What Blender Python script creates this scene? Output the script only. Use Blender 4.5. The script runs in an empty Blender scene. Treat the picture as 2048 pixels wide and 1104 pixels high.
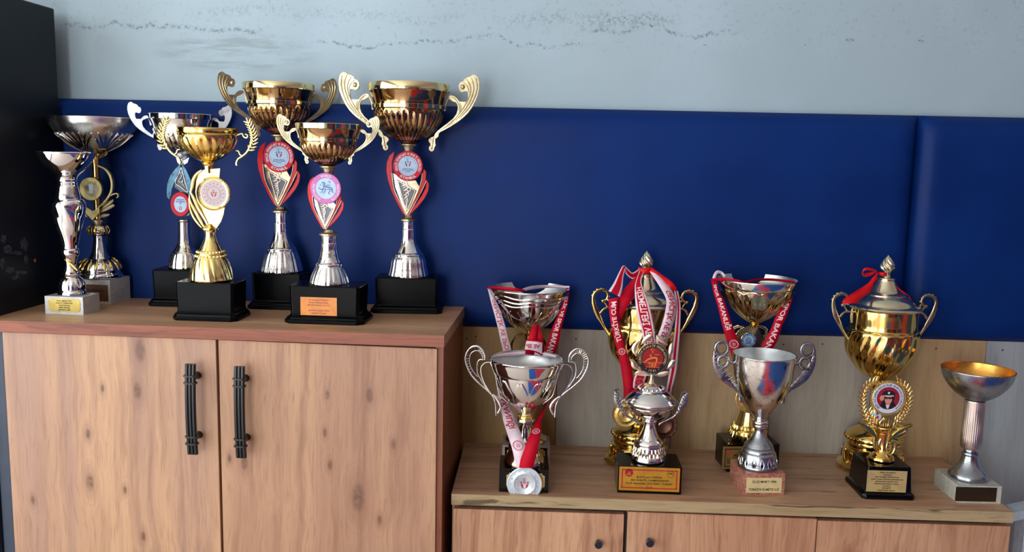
import bpy, bmesh, math, random
from math import sin, cos, pi, radians, hypot, atan2
from mathutils import Vector, Matrix
from mathutils.geometry import tessellate_polygon
random.seed(7)
scene = bpy.context.scene
C = scene.collection

# ------------------------------------------------------------------ camera
FPX, IW, IH = 1731.52, 2048, 1104
PITCH, YAW, ROLL = .1358, .0283, .0217
CAM = Vector((0, -2.335, .7997))
FW = Vector((-sin(YAW)*cos(PITCH), cos(YAW)*cos(PITCH), -sin(PITCH)))
_r = Vector((cos(YAW), sin(YAW), 0)); _u = _r.cross(FW)
RI = cos(ROLL)*_r + sin(ROLL)*_u
UP = -sin(ROLL)*_r + cos(ROLL)*_u
cd = bpy.data.cameras.new('camera'); cam = bpy.data.objects.new('camera', cd); C.objects.link(cam)
cd.sensor_width = 36; cd.lens = 36*FPX/IW; cd.clip_start = .02
M = Matrix.Identity(4)
for i in range(3):
    M[i][0], M[i][1], M[i][2], M[i][3] = RI[i], UP[i], -FW[i], CAM[i]
cam.matrix_world = M
scene.camera = cam

# ------------------------------------------------------------------ world, light, exposure
w = bpy.data.worlds.new('sky'); scene.world = w; w.use_nodes = True
bg = w.node_tree.nodes['Background']; bg.inputs[0].default_value = (.72, .86, 1, 1); bg.inputs[1].default_value = 1.0
def area(name, loc, rot, sx, sy, power, col):
    l = bpy.data.lights.new(name, 'AREA'); l.shape = 'RECTANGLE'; l.size = sx; l.size_y = sy
    l.energy = power; l.color = col
    o = bpy.data.objects.new(name, l); o.location = loc; o.rotation_euler = rot; C.objects.link(o); return o
# daylight at the windows of the room: one wide on the left wall, one narrow behind the camera
area('window_light', (-2.2, -2.2, .74), (0, -pi/2, 0), 2.2, 3.2, 120, (.93, .97, 1))
area('window_light', (-1.4, -5.25, .74), (pi/2, 0, 0), 1.4, 2.2, 170, (.95, .98, 1))
scene.view_settings.view_transform = 'Standard'; scene.view_settings.look = 'None'
scene.view_settings.exposure = -0.68; scene.view_settings.gamma = 1
scene.view_settings.use_curve_mapping = False
scene.cycles.max_bounces = 8; scene.cycles.glossy_bounces = 6; scene.cycles.diffuse_bounces = 5
scene.cycles.caustics_reflective = False; scene.cycles.caustics_refractive = False
scene.cycles.use_denoising = True; scene.cycles.sample_clamp_indirect = 6

# ------------------------------------------------------------------ measuring helpers
def ray(x, y): return RI*((x-1024)/FPX) - UP*((y-552)/FPX) + FW
def on_z(x, y, z): d = ray(x, y); return CAM + d*((z-CAM.z)/d.z)
def on_y(x, y, Y): d = ray(x, y); return CAM + d*((Y-CAM.y)/d.y)
def proj(P):
    d = Vector(P)-CAM; q = d.dot(FW); return 1024+FPX*d.dot(RI)/q, 552-FPX*d.dot(UP)/q
def on_plane(x, y, P, n):
    d = ray(x, y); return CAM + d*((Vector(P)-CAM).dot(n)/d.dot(n))
def cv(o, s, pts): return [(o[0]+p[0]/s, o[1]+p[1]/s) + tuple(q/s for q in p[2:]) for p in pts]
def cr(P, k=6, closed=False):
    n = len(P); out = []
    for i in range(n if closed else n-1):
        g = lambda j: P[j % n] if closed else P[max(0, min(n-1, j))]
        a, b, c, d = g(i-1), g(i), g(i+1), g(i+2)
        for q in range(k):
            t = q/k
            out.append(tuple(.5*(2*b[m]+(c[m]-a[m])*t+(2*a[m]-5*b[m]+4*c[m]-d[m])*t*t+(3*b[m]-a[m]-3*c[m]+d[m])*t**3) for m in range(len(b))))
    if not closed: out.append(tuple(P[-1]))
    return out

# ------------------------------------------------------------------ materials
def S(r, g, b):
    f = lambda c: (c/255/12.92 if c <= 10 else ((c/255+.055)/1.055)**2.4)
    return (f(r), f(g), f(b), 1)
class G:
    """small node graph helper"""
    def __init__(s, name):
        s.m = bpy.data.materials.new(name); s.m.use_nodes = True; s.t = s.m.node_tree
        s.b = s.t.nodes['Principled BSDF']; s.tc = None
    def coord(s):
        if not s.tc: s.tc = s.n('ShaderNodeTexCoord').outputs['Object']
        return s.tc
    def n(s, typ, **kw):
        x = s.t.nodes.new(typ)
        for k, v in kw.items(): setattr(x, k, v)
        return x
    def put(s, sock, v):
        if hasattr(v, 'is_output') or hasattr(v, 'links'): s.t.links.new(v, sock)
        else: sock.default_value = v
    def math(s, op, a, b=0, c=None, clamp=False):
        x = s.n('ShaderNodeMath', operation=op, use_clamp=clamp); s.put(x.inputs[0], a); s.put(x.inputs[1], b)
        if c is not None: s.put(x.inputs[2], c)
        return x.outputs[0]
    def maprange(s, v, a, b, lo=0, hi=1, smooth=True):
        x = s.n('ShaderNodeMapRange', interpolation_type='SMOOTHSTEP' if smooth else 'LINEAR')
        s.put(x.inputs[0], v)
        for i, q in enumerate((a, b, lo, hi)): x.inputs[i+1].default_value = q
        return x.outputs[0]
    def mapping(s, v, scale=(1, 1, 1), loc=(0, 0, 0), rot=(0, 0, 0)):
        x = s.n('ShaderNodeMapping'); s.put(x.inputs[0], v)
        x.inputs[1].default_value = loc; x.inputs[2].default_value = rot; x.inputs[3].default_value = scale
        return x.outputs[0]
    def noise(s, v, scale=5, detail=4, rough=.5, dist=0, col=False):
        x = s.n('ShaderNodeTexNoise'); s.put(x.inputs['Vector'], v); x.inputs['Scale'].default_value = scale
        x.inputs['Detail'].default_value = detail; x.inputs['Roughness'].default_value = rough; x.inputs['Distortion'].default_value = dist
        return x.outputs['Color' if col else 0]
    def ramp(s, v, stops):
        x = s.n('ShaderNodeValToRGB'); s.put(x.inputs[0], v); e = x.color_ramp.elements
        while len(e) < len(stops): e.new(.5)
        for q, (p, c) in zip(e, stops): q.position = p; q.color = c
        return x.outputs[0]
    def mix(s, f, a, b, blend='MIX'):
        x = s.n('ShaderNodeMix', data_type='RGBA', blend_type=blend); s.put(x.inputs[0], f); s.put(x.inputs[6], a); s.put(x.inputs[7], b)
        return x.outputs[2]
    def sep(s, v):
        x = s.n('ShaderNodeSeparateXYZ'); s.put(x.inputs[0], v); return x.outputs
    def bump(s, h, strength=.3, dist=.002):
        x = s.n('ShaderNodeBump'); x.inputs['Strength'].default_value = strength; x.inputs['Distance'].default_value = dist
        s.put(x.inputs['Height'], h); s.t.links.new(x.outputs[0], s.b.inputs['Normal'])
    def set(s, col=None, rough=None, metal=None, **kw):
        if col is not None: s.put(s.b.inputs['Base Color'], col)
        if rough is not None: s.put(s.b.inputs['Roughness'], rough)
        if metal is not None: s.b.inputs['Metallic'].default_value = metal
        for k, v in kw.items(): s.put(s.b.inputs[k.replace('_', ' ')], v)
        return s.m
_plain = {}
def plain(name, col, rough=.5, metal=0, var=.06, **kw):
    g = G(name)
    nz = g.noise(g.coord(), 40, 3)
    dk = tuple(c*(1-2*var) for c in col[:3])+(1,); lt = tuple(min(1, c*(1+2*var)) for c in col[:3])+(1,)
    c = g.ramp(nz, [(.3, dk), (.7, lt)])
    return g.set(c, rough, metal, **kw)
def metal(name, col, rough=.12, tarnish=.0, dark=None, bump=0):
    g = G(name)
    nz = g.noise(g.coord(), 28, 5, .6)
    c = col
    if tarnish:
        c = g.mix(g.maprange(g.noise(g.coord(), 60, 6, .7), .5, .72, 0, tarnish), col, dark or S(60, 50, 40))
    r = g.maprange(nz, .3, .7, rough*.7, rough*1.5)
    m = g.set(c, r, 1)
    if bump: g.bump(g.noise(g.coord(), 300, 2), bump, .0006)
    return m
def wood(name, base, light, dark, axis='z', seed=0, fine=.5, bands=.6, knots=(), rough=.45, streak=.0, streakcol=None, plane='xz'):
    """veneer: grain along `axis`; knots = (u, v, radius) in the plane's own metres"""
    g = G(name); co = g.mapping(g.coord(), loc=(seed*3.1, seed*1.7, seed*2.3))
    sx, sy, sz = g.sep(g.coord())
    st = {'z': (1, 1, .05), 'x': (.05, 1, 1), 'y': (1, .05, 1)}[axis]
    warp = g.noise(g.mapping(co, (2.2, 2.2, 2.2)), 1.5, 2, .5, col=True)
    vadd = g.n('ShaderNodeVectorMath', operation='MULTIPLY_ADD'); g.put(vadd.inputs[0], warp)
    vadd.inputs[1].default_value = (.05, .05, .05); g.put(vadd.inputs[2], co)
    v = vadd.outputs[0]
    kmask = None; kring = None
    for (a, b, r) in knots:
        uu, vv = (sx, sz) if plane == 'xz' else (sx, sy)
        asp = .45 if axis == 'z' else 1
        asp2 = .45 if axis == 'x' else 1
        du = g.math('MULTIPLY', g.math('SUBTRACT', uu, a), 1*asp2/r); dv = g.math('MULTIPLY', g.math('SUBTRACT', vv, b), asp/r)
        d2 = g.math('ADD', g.math('MULTIPLY', du, du), g.math('MULTIPLY', dv, dv))
        kk = g.math('POWER', 2.718, g.math('MULTIPLY', d2, -.42))
        kmask = kk if kmask is None else g.math('MAXIMUM', kmask, kk)
    big = g.noise(g.mapping(v, tuple(q*7 for q in st)), 1, 3, .55)
    if kmask is not None: big = g.math('MULTIPLY_ADD', kmask, 1.1, big)
    rings = g.math('MULTIPLY_ADD', g.math('SINE', g.math('MULTIPLY', big, 44)), .5, .5)
    fin = g.noise(g.mapping(v, tuple(q*190 for q in st)), 1, 4, .6)
    med = g.noise(g.mapping(v, tuple(q*34 for q in st)), 1, 4, .6)
    band = g.noise(g.mapping(co, tuple(q*9 for q in st)), 1, 2, .5)
    c = g.mix(g.maprange(band, .38, .62), base, light)
    c = g.mix(g.math('MULTIPLY', g.maprange(med, .45, .75), bands), c, dark)
    c = g.mix(g.math('MULTIPLY', g.maprange(rings, .5, 1), .12), c, dark)
    c = g.mix(g.math('MULTIPLY', g.maprange(fin, .46, .75), fine), c, dark)
    if streak:
        sk = g.noise(g.mapping(v, tuple(q*(60 if q == 1 else 40) for q in st)), 1, 3, .7)
        c = g.mix(g.math('MULTIPLY', g.maprange(sk, .58, .68), streak), c, streakcol or S(70, 50, 35))
    if kmask is not None:
        nz = g.noise(co, 90, 4, .7)
        c = g.mix(g.math('MULTIPLY', g.maprange(kmask, .55, .98), g.maprange(nz, .25, .6, .45, .9)), c, S(88, 58, 44))
        c = g.mix(g.math('MULTIPLY', g.maprange(kmask, .05, .5), .3), c, dark)
    m = g.set(c, rough); g.bump(fin, .12, .0006); return m

MT = {}
MT['chrome'] = metal('chrome', (.84, .86, .88, 1), .06)
MT['silver'] = metal('silver', (.80, .80, .78, 1), .10)
MT['old_silver'] = metal('old_silver', (.74, .72, .68, 1), .14, .8, S(70, 62, 55))
MT['pewter'] = metal('pewter', (.42, .46, .50, 1), .26, .35, S(60, 66, 74))
MT['antique'] = metal('antique_silver', (.36, .36, .36, 1), .3, .9, S(40, 40, 44), .4)
MT['white_metal'] = metal('white_metal', (.72, .76, .80, 1), .42)
MT['gold'] = metal('gold', (.74, .52, .17, 1), .10)
MT['lid_gold'] = metal('pale_gold', (.82, .75, .52, 1), .2)
MT['bright_gold'] = metal('bright_gold', (.95, .76, .30, 1), .12)
MT['yellow_gold'] = metal('yellow_gold', (.92, .66, .20, 1), .14)
MT['satin_gold'] = metal('satin_gold', (.68, .55, .23, 1), .34, bump=.15)
MT['tan_gold'] = metal('tan_gold', (.47, .40, .25, 1), .34, .3, S(110, 90, 50))
MT['gold_band'] = metal('gold_band', (.78, .68, .38, 1), .08)
MT['bronze'] = metal('bronze', (.44, .28, .14, 1), .09)
MT['champagne'] = metal('champagne', (.66, .55, .38, 1), .10)
MT['pale_frame'] = metal('pale_frame', (.84, .74, .54, 1), .32)
MT['inner_silver'] = metal('satin_inner', (.70, .74, .74, 1), .38)
MT['inner_gold'] = metal('satin_gilt_inner', (.66, .56, .32, 1), .34)
MT['copper'] = metal('copper_gilt', (.70, .36, .08, 1), .28, .3, S(120, 60, 20))
MT['knurl'] = metal('knurled_champagne', (.66, .55, .48, 1), .34)
MT['brass'] = metal('brass_sheet', (.46, .34, .10, 1), .36)
MT['medal_silver'] = plain('medal_silver', (.55, .63, .68, 1), .35, .35)
MT['medal_gold'] = metal('medal_gold', (.62, .42, .13, 1), .3)
MT['medal_bronze'] = metal('medal_bronze', (.16, .08, .05, 1), .4)
MT['black'] = plain('black_plastic', S(4, 6, 9), .22, Specular_IOR_Level=.10)
MT['black_satin'] = plain('black_satin', S(20, 24, 30), .45)
MT['black_gloss'] = plain('black_marble', S(7, 7, 6), .07, Specular_IOR_Level=.3)
MT['black_handle'] = plain('black_handle', S(16, 17, 20), .32)
MT['dark_cab'] = plain('dark_laminate', S(20, 24, 31), .42, Specular_IOR_Level=.2)
MT['navy_cab'] = plain('navy_laminate', S(40, 52, 70), .5)
MT['dark_glass'] = plain('dark_glass', S(8, 9, 12), .06)
MT['red_enamel'] = plain('red_enamel', S(196, 12, 20), .3, Specular_IOR_Level=.25)
MT['red_rib'] = plain('red_satin', S(182, 6, 36), .6, Specular_IOR_Level=.15)
MT['red_bright'] = plain('red_satin_bow', S(210, 10, 20), .4, Specular_IOR_Level=.3)
MT['white_rib'] = plain('pinkish_white_satin', S(222, 200, 212), .5)
MT['mauve'] = plain('mauve_print', S(190, 96, 168), .4)
MT['ring_red'] = plain('red_print', S(196, 28, 48), .45, Specular_IOR_Level=.2)
MT['white_print'] = plain('white_print', S(206, 214, 226), .4, var=.02)
MT['pale_blue'] = plain('pale_blue_print', S(168, 196, 224), .4)
MT['blue_print'] = plain('blue_print', S(40, 84, 150), .4)
MT['navy_print'] = plain('navy_print', S(30, 50, 110), .4)
MT['black_print'] = plain('black_print', S(30, 24, 18), .5)
MT['red_ink'] = plain('red_ink', S(176, 20, 40), .5)
MT['pink_ink'] = plain('pink_ink', S(190, 90, 110), .5)
MT['pale_ink'] = plain('pale_ink', S(240, 215, 220), .5)
MT['orange_ink'] = plain('orange_ink', S(222, 130, 50), .5)
MT['dark_ring'] = plain('dark_ring', S(34, 20, 16), .35)
MT['dark_red'] = plain('dark_red', S(150, 26, 28), .35)
MT['skin_print'] = plain('skin_print', S(206, 140, 120), .5)
MT['blueleaf'] = metal('blue_grey_foil', (.07, .14, .20, 1), .4, .7, S(20, 28, 34), .8)
MT['plaq_orange'] = plain('orange_plaque', S(214, 132, 44), .4)
MT['plaq_gold'] = plain('gold_plaque', S(186, 140, 40), .35, .3)
MT['plaq_tan'] = plain('tan_plaque', S(190, 165, 112), .4, .2)
MT['plaq_cream'] = plain('cream_plaque', S(206, 190, 140), .4)
MT['plaq_dark'] = plain('dark_plaque', S(50, 36, 18), .3, .2)
MT['plaq_brown'] = plain('brown_plaque', S(96, 58, 28), .4)
MT['dark_gold_plaq'] = plain('dim_gold_plaque', S(140, 110, 60), .35, .3)
MT['filigree'] = metal('rose_filigree', (.62, .48, .40, 1), .3)
MT['smoke'] = plain('grey_panel', S(70, 72, 78), .25, .4)
def marble(name, a, b, vein, scale=9):
    g = G(name); n1 = g.noise(g.coord(), scale, 6, .6, 1.5); n2 = g.noise(g.coord(), scale*2.2, 5, .6, 2)
    c = g.mix(g.maprange(n1, .35, .65), a, b)
    c = g.mix(g.math('MULTIPLY', g.maprange(g.math('ABSOLUTE', g.math('SUBTRACT', n2, .5)), .0, .035, 1, 0), .6), c, vein)
    return g.set(c, .22)
MT['marble_white'] = marble('white_marble', S(205, 206, 204), S(186, 188, 186), S(168, 168, 166))
MT['marble_cream'] = marble('cream_marble', S(196, 194, 180), S(176, 176, 164), S(150, 150, 138))
MT['marble_rose'] = marble('rose_marble', S(172, 110, 90), S(150, 84, 62), S(214, 186, 170), 22)
MT['marble_pinkgrey'] = marble('pink_grey_marble', S(186, 170, 164), S(164, 146, 140), S(130, 110, 104))

# ------------------------------------------------------------------ mesh helpers
class MB:
    def __init__(s): s.v = []; s.f = []; s.mi = []
    def add(s, v, f, mi=0):
        o = len(s.v); s.v += [tuple(q) for q in v]
        for q in f: s.f.append([o+i for i in q]); s.mi.append(mi)
        return s
    def build(s, name, mats, parent=None, sharp=38, smooth=True, bevel=0, fix=True):
        me = bpy.data.meshes.new(name); me.from_pydata(s.v, [], s.f)
        if not isinstance(mats, (list, tuple)): mats = [mats]
        for m in mats: me.materials.append(MT[m] if isinstance(m, str) else m)
        if len(mats) > 1: me.polygons.foreach_set('material_index', s.mi)
        if fix:
            bm = bmesh.new(); bm.from_mesh(me); bmesh.ops.recalc_face_normals(bm, faces=bm.faces); bm.to_mesh(me); bm.free()
        if smooth:
            me.polygons.foreach_set('use_smooth', [True]*len(me.polygons)); me.set_sharp_from_angle(angle=radians(sharp))
        o = bpy.data.objects.new(name, me); C.objects.link(o)
        if parent: o.parent = parent
        if bevel:
            b = o.modifiers.new('bevel', 'BEVEL'); b.width = bevel; b.segments = 2; b.limit_method = 'ANGLE'; b.angle_limit = radians(40)
            b.harden_normals = False
        return o
    def box(s, x0, x1, y0, y1, z0, z1, mi=0):
        v = [(x, y, z) for z in (z0, z1) for y in (y0, y1) for x in (x0, x1)]
        return s.add(v, [(0, 2, 3, 1), (4, 5, 7, 6), (0, 1, 5, 4), (2, 6, 7, 3), (0, 4, 6, 2), (1, 3, 7, 5)], mi)
    def lathe(s, P, seg=56, rf=None, A=None, mi=0, tilt=None):
        """P = (r, z) rings from one end to the other; A maps (x,y,z) to the place"""
        v = []; f = []
        for i, (r, z) in enumerate(P):
            for k in range(seg):
                t = 2*pi*k/seg; rr = rf(t, r, z) if rf else r
                p = (rr*cos(t), rr*sin(t), z + (tilt(t, r, z) if tilt else 0))
                v.append(A(p) if A else p)
        for i in range(len(P)-1):
            for k in range(seg):
                a, b = i*seg+k, i*seg+(k+1) % seg
                f.append((a, b, b+seg, a+seg))
        f.append(tuple(range(seg))[::-1]); n = (len(P)-1)*seg; f.append(tuple(range(n, n+seg)))
        return s.add(v, f, mi)
    def sweep(s, pts, nrm, widths, th, seg=8, flat=.6, mi=0):
        pts = [Vector(p) for p in pts]; n = len(pts); v = []; f = []
        for i, p in enumerate(pts):
            t = (pts[min(n-1, i+1)]-pts[max(0, i-1)]).normalized(); sd = nrm.cross(t).normalized()
            tt = th[i] if isinstance(th, (list, tuple)) else th
            for k in range(seg):
                a = 2*pi*(k+.5)/seg; ca, sa = cos(a), sin(a)
                ca = math.copysign(abs(ca)**flat, ca); sa = math.copysign(abs(sa)**flat, sa)
                v.append(p+sd*(ca*widths[i]/2)+nrm*(sa*tt/2))
        for i in range(n-1):
            for k in range(seg):
                a, b = i*seg+k, i*seg+(k+1) % seg; f.append((a, b, b+seg, a+seg))
        f.append(tuple(range(seg))[::-1]); f.append(tuple(range((n-1)*seg, n*seg)))
        return s.add(v, f, mi)
    def plate(s, front, back, mi=0):
        n = len(front)
        tr = tessellate_polygon([[Vector(p) for p in front]])
        f = [tuple(t) for t in tr] + [tuple(i+n for i in t)[::-1] for t in tr]
        f += [(i, (i+1) % n, (i+1) % n+n, i+n) for i in range(n)]
        return s.add(list(front)+list(back), f, mi)
    def ball(s, p, r, sx=1, sy=1, sz=1, mi=0, seg=8, A=None):
        P = [(max(1e-4, sin(pi*i/6))*r, -cos(pi*i/6)*r) for i in range(7)]
        p = Vector(p)
        return s.lathe(P, seg, None, A or (lambda q: (p.x+q[0]*sx, p.y+q[1]*sy, p.z+q[2]*sz)), mi)
def rect_loft(L, parent, name, m, bevel=.0008, sharp=30):
    """L = (z, half_x, half_y, corner_cut) loops"""
    mb = MB(); v = []; f = []
    for z, a, b, c in L:
        c = max(c, 1e-4)
        v += [(-a+c, -b, z), (a-c, -b, z), (a, -b+c, z), (a, b-c, z), (a-c, b, z), (-a+c, b, z), (-a, b-c, z), (-a, -b+c, z)]
    for i in range(len(L)-1):
        for k in range(8): f.append((i*8+k, i*8+(k+1) % 8, i*8+8+(k+1) % 8, i*8+8+k))
    f.append(tuple(range(8))[::-1]); n = (len(L)-1)*8; f.append(tuple(range(n, n+8)))
    mb.add(v, f); return mb.build(name, m, parent, sharp=sharp, bevel=bevel)

# ---- flat print: lists of (verts2d, faces)
_tcache = {}
def text2d(body, bold=False):
    key = (body, bold)
    if key in _tcache: return _tcache[key]
    cu = bpy.data.curves.new('t', 'FONT'); cu.body = body; cu.size = 1; cu.resolution_u = 2; cu.align_x = 'LEFT'
    if bold: cu.offset = .022
    o = bpy.data.objects.new('t', cu); C.objects.link(o)
    dg = bpy.context.evaluated_depsgraph_get(); me = bpy.data.meshes.new_from_object(o.evaluated_get(dg))
    v = [(q.co.x, q.co.y) for q in me.vertices]; f = [tuple(p.vertices) for p in me.polygons]
    bpy.data.objects.remove(o); bpy.data.curves.remove(cu); bpy.data.meshes.remove(me)
    if v:
        x0 = min(a for a, b in v); x1 = max(a for a, b in v)
        v = [(a-x0, b) for a, b in v]; wd = x1-x0
    else: wd = .3
    _tcache[key] = (v, f, wd); return _tcache[key]
def tx(body, cx, cy, h, wmax=None, bold=True, mirror=False):
    v, f, wd = text2d(body, bold); s = h/.72; sx = s
    if wmax and wd*s > wmax: sx = wmax/wd
    return ([(cx+(a-wd/2)*sx*(-1 if mirror else 1), cy+b*s-h/2) for a, b in v], f)
def arc_tx(body, R, h, mid, span, inside=False, bold=True):
    """letters round a circle; mid/span in degrees, clockwise over the top; inside = upright along the bottom"""
    out = []; n = len(body)
    ws = [text2d(ch, bold)[2] if ch != ' ' else .35 for ch in body]; ws = [q+.12 for q in ws]; tot = sum(ws); acc = 0
    for ch, wq in zip(body, ws):
        fr = (acc+wq/2)/tot; acc += wq
        if ch == ' ': continue
        a = radians(mid+(fr-.5)*span*(-1 if inside else 1)); v, f, wd = text2d(ch, bold); s = h/.72
        sx = min(s, (abs(radians(span))*R)*wq/tot/max(wd, .01)*.92)
        for_v = []
        for x, y in v:
            px = (x-wd/2)*sx; py = (y*s-h/2)
            if inside: px, py = -px, -py
            r = R+py; aa = a+px/R
            for_v.append((r*sin(aa), r*cos(aa)))
        out.append((for_v, f))
    return out
def ring2(cx, cy, r0, r1, n=32):
    v = [(cx+r*cos(2*pi*k/n), cy+r*sin(2*pi*k/n)) for r in (r0, r1) for k in range(n)]
    return (v, [(k, (k+1) % n, (k+1) % n+n, k+n) for k in range(n)])
def disc2(cx, cy, r, n=24, ry=None):
    return ([(cx+r*cos(2*pi*k/n), cy+(ry or r)*sin(2*pi*k/n)) for k in range(n)], [tuple(range(n))])
def poly2(pts): return (list(pts), [tuple(t) for t in tessellate_polygon([[Vector((a, b, 0)) for a, b in pts]])])
def stroke2(pts, wd, k=4):
    P = cr([tuple(p)+(() if len(p) > 2 else (wd,)) for p in pts], k); v = []; f = []
    for i, (x, y, q) in enumerate(P):
        a, b = P[max(0, i-1)], P[min(len(P)-1, i+1)]; dx, dy = b[0]-a[0], b[1]-a[1]; l = hypot(dx, dy) or 1
        v += [(x-dy/l*q/2, y+dx/l*q/2), (x+dy/l*q/2, y-dx/l*q/2)]
        if i: f.append((2*i-2, 2*i-1, 2*i+1, 2*i))
    return (v, f)
def crescent2(cx, cy, r, open_deg=0):
    v = []; n = 14
    for k in range(n+1): a = radians(40+280*k/n+open_deg); v.append((cx+r*cos(a), cy+r*sin(a)))
    for k in range(n, -1, -1): a = radians(50+260*k/n+open_deg); v.append((cx+.22*r*cos(radians(open_deg))+.78*r*cos(a), cy+.22*r*sin(radians(open_deg))+.78*r*sin(a)))
    return poly2(v)
def star2(cx, cy, r):
    return poly2([(cx+(r if k % 2 == 0 else r*.4)*cos(pi*k/5), cy+(r if k % 2 == 0 else r*.4)*sin(pi*k/5)) for k in range(10)])
def emblem(cx, cy, r):
    """crescent and star over a small ring and two leaning figures"""
    q = r
    return ([crescent2(cx-.02*q, cy+.72*q, .26*q), star2(cx+.2*q, cy+.72*q, .1*q), ring2(cx, cy+.2*q, .1*q, .2*q, 14),
             disc2(cx-.55*q, cy+.22*q, .16*q, 12), disc2(cx+.55*q, cy+.22*q, .16*q, 12),
             stroke2([(cx-.62*q, cy-.08*q, .12*q), (cx-.42*q, cy-.22*q, .34*q), (cx-.36*q, cy-.5*q, .26*q), (cx-.12*q, cy-.86*q, .05*q)], .2),
             stroke2([(cx+.62*q, cy-.08*q, .12*q), (cx+.42*q, cy-.22*q, .34*q), (cx+.36*q, cy-.5*q, .26*q), (cx+.12*q, cy-.86*q, .05*q)], .2)])
def decal(name, items, mp, m, parent):
    mb = MB()
    for v, f in items: mb.add([mp(a, b) for a, b in v], f)
    return mb.build(name, m, parent, smooth=False, fix=False)

# ------------------------------------------------------------------ thing helpers
def tag(o, label=None, cat=None, group=None, kind=None):
    if label: o['label'] = label
    if cat: o['category'] = cat
    if group: o['group'] = group
    if kind: o['kind'] = kind
    return o
def empty(name, loc, rz=0):
    o = bpy.data.objects.new(name, None); o.location = loc; o.rotation_euler = (0, 0, rz); o.empty_display_size = .05; C.objects.link(o); return o
Z1 = .3934          # top of the tall cabinet; the low cabinet's top is z = 0
TALL, LOW = 'trophies on the tall cabinet', 'trophies on the low cabinet'
class Trophy:
    def __init__(s, label, x, y, z, yaw, face=None, group=None, name='trophy_cup'):
        s.P = Vector((x, y, z)); s.yaw = radians(yaw)
        s.r = tag(empty(name, s.P, s.yaw), label, 'trophy', group)
        fa = radians(face if face is not None else yaw)
        s.u = Vector((cos(fa), sin(fa), 0)); s.n = Vector((sin(fa), -cos(fa), 0))      # plane of handles and plates
        s.inv = Matrix.Rotation(-s.yaw, 3, 'Z'); s.nl = s.inv @ s.n; s.ul = s.inv @ s.u
        s.hb = 0
    def z(s, py):
        a = s.P-CAM; k = (py-552)/FPX     # -(a+zk).UP = k (a+z).FW
        return -(a.dot(UP)+k*a.dot(FW))/(UP.z+k*FW.z)
    def mpp(s, py): return (s.P+Vector((0, 0, s.z(py)))-CAM).dot(FW)/FPX
    def ax(s, py): return proj(s.P+Vector((0, 0, s.z(py))))[0]
    def loc(s, px, py, off=0):
        return s.inv @ (on_plane(px, py, s.P+s.n*off, s.n)-s.P)
    def rel(s, dx, py, off=0, mir=1, scale=1):
        m = s.mpp(py); return s.ul*(dx*m*mir)+s.nl*off+Vector((0, 0, s.z(py)))
    def prof(s, P, bottom=None):
        out = []
        for q in P:
            py, hw = q[:2]; out.append((max(hw*s.mpp(py), 2e-4), s.z(py)))
        if bottom is not None:
            a, b = out[0][1], out[-1][1]; out = [(r, bottom+(z-b)*(a-bottom)/(a-b)) for r, z in out]
        return out
    def lathe(s, name, P, m, bottom=None, sm=0, seg=56, fl=None, sharp=38, inner=None, parent=None, tilt=None, wall=.002):
        """P = (py, half width) rings; fl = (py0, py1, n, amp, kind, twist); inner = (depth py) adds the hollow"""
        if sm: P = cr([tuple(q[:2]) for q in P], sm)
        R = s.prof(P, bottom); rf = None
        if fl:
            zz0, zz1, n, amp, kind, tw = s.z(fl[0]), s.z(fl[1]), fl[2], fl[3], fl[4], fl[5]
            lo, hi = min(zz0, zz1), max(zz0, zz1)
            def rf(t, r, z):
                if z < lo or z > hi: return r
                h = (z-lo)/(hi-lo); e = min(1, h*8, (1-h)*8)
                a = n*(t+tw*h)
                if kind == 'lobe': k = abs(sin(a/2))-.6
                elif kind == 'groove': k = -(1-abs(sin(a/2)))**3
                elif kind == 'bead': k = .5+.5*cos(a)
                else: k = cos(a)
                return r*(1+amp*e*k)
        if inner:
            top = R[0]; dz = s.z(inner); rim = top[0]-wall
            def lim(z):
                for (r0, z0), (r1, z1_) in zip(R, R[1:]):
                    if z1_ <= z <= z0: return r0+(r1-r0)*(z0-z)/max(1e-9, z0-z1_)-wall
                return 9
            zl, rl = R[-1][1], R[-1][0]-wall
            def el(z): t = min(1, (top[1]-z)/(top[1]-dz)); return rim*max(0, 1-t**2.2)**.5
            kb = min(1, rl/max(1e-4, el(zl))) if zl > dz else 1
            I = []
            for q in range(12, -1, -1):
                z = top[1]-(top[1]-dz)*sin(q*pi/24); r_ = min(el(z), lim(z)) if z >= zl else el(z)*min(1, kb)*.86
                I.append((max(1e-4, r_), z))
            I[-1] = (rim, top[1])
            R = I+R; ni = len(I)
        mb = MB().lathe(R, seg, rf, tilt=tilt)
        if inner:
            for k in range((ni-1)*seg): mb.mi[k] = 1
            mb.mi[-2] = 1; m = [m, 'inner_gold' if m in ('gold_band', 'gold') else 'inner_silver']
        return mb.build(name, m, parent or s.r, sharp=sharp)
    def sweep(s, mb, P, th=.006, off=0, k=5, rel=False, mir=1, flat=.6, mi=0):
        Q = cr(P, k)
        if rel: pts = [s.rel(a, b, off, mir) for a, b, *_ in Q]
        else: pts = [s.loc(a, b, off) for a, b, *_ in Q]
        wd = [q[2]*s.mpp(q[1]) for q in Q]
        mb.sweep(pts, s.nl, wd, th, flat=flat, mi=mi); return mb
    def plate(s, name, P, m, th=.006, off=0, parent=None, smoothk=0, rel=False, mir=1, bevel=.0012, mb=None):
        if smoothk: P = cr(P, smoothk, True)
        g = (lambda a, b, o: s.rel(a, b, o, mir)) if rel else (lambda a, b, o: s.loc(a, b, o))
        own = mb is None; mb = mb or MB()
        mb.plate([g(a, b, off+th/2) for a, b in P], [g(a, b, off-th/2) for a, b in P])
        if own: return mb.build(name, m, parent or s.r, bevel=bevel)
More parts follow.
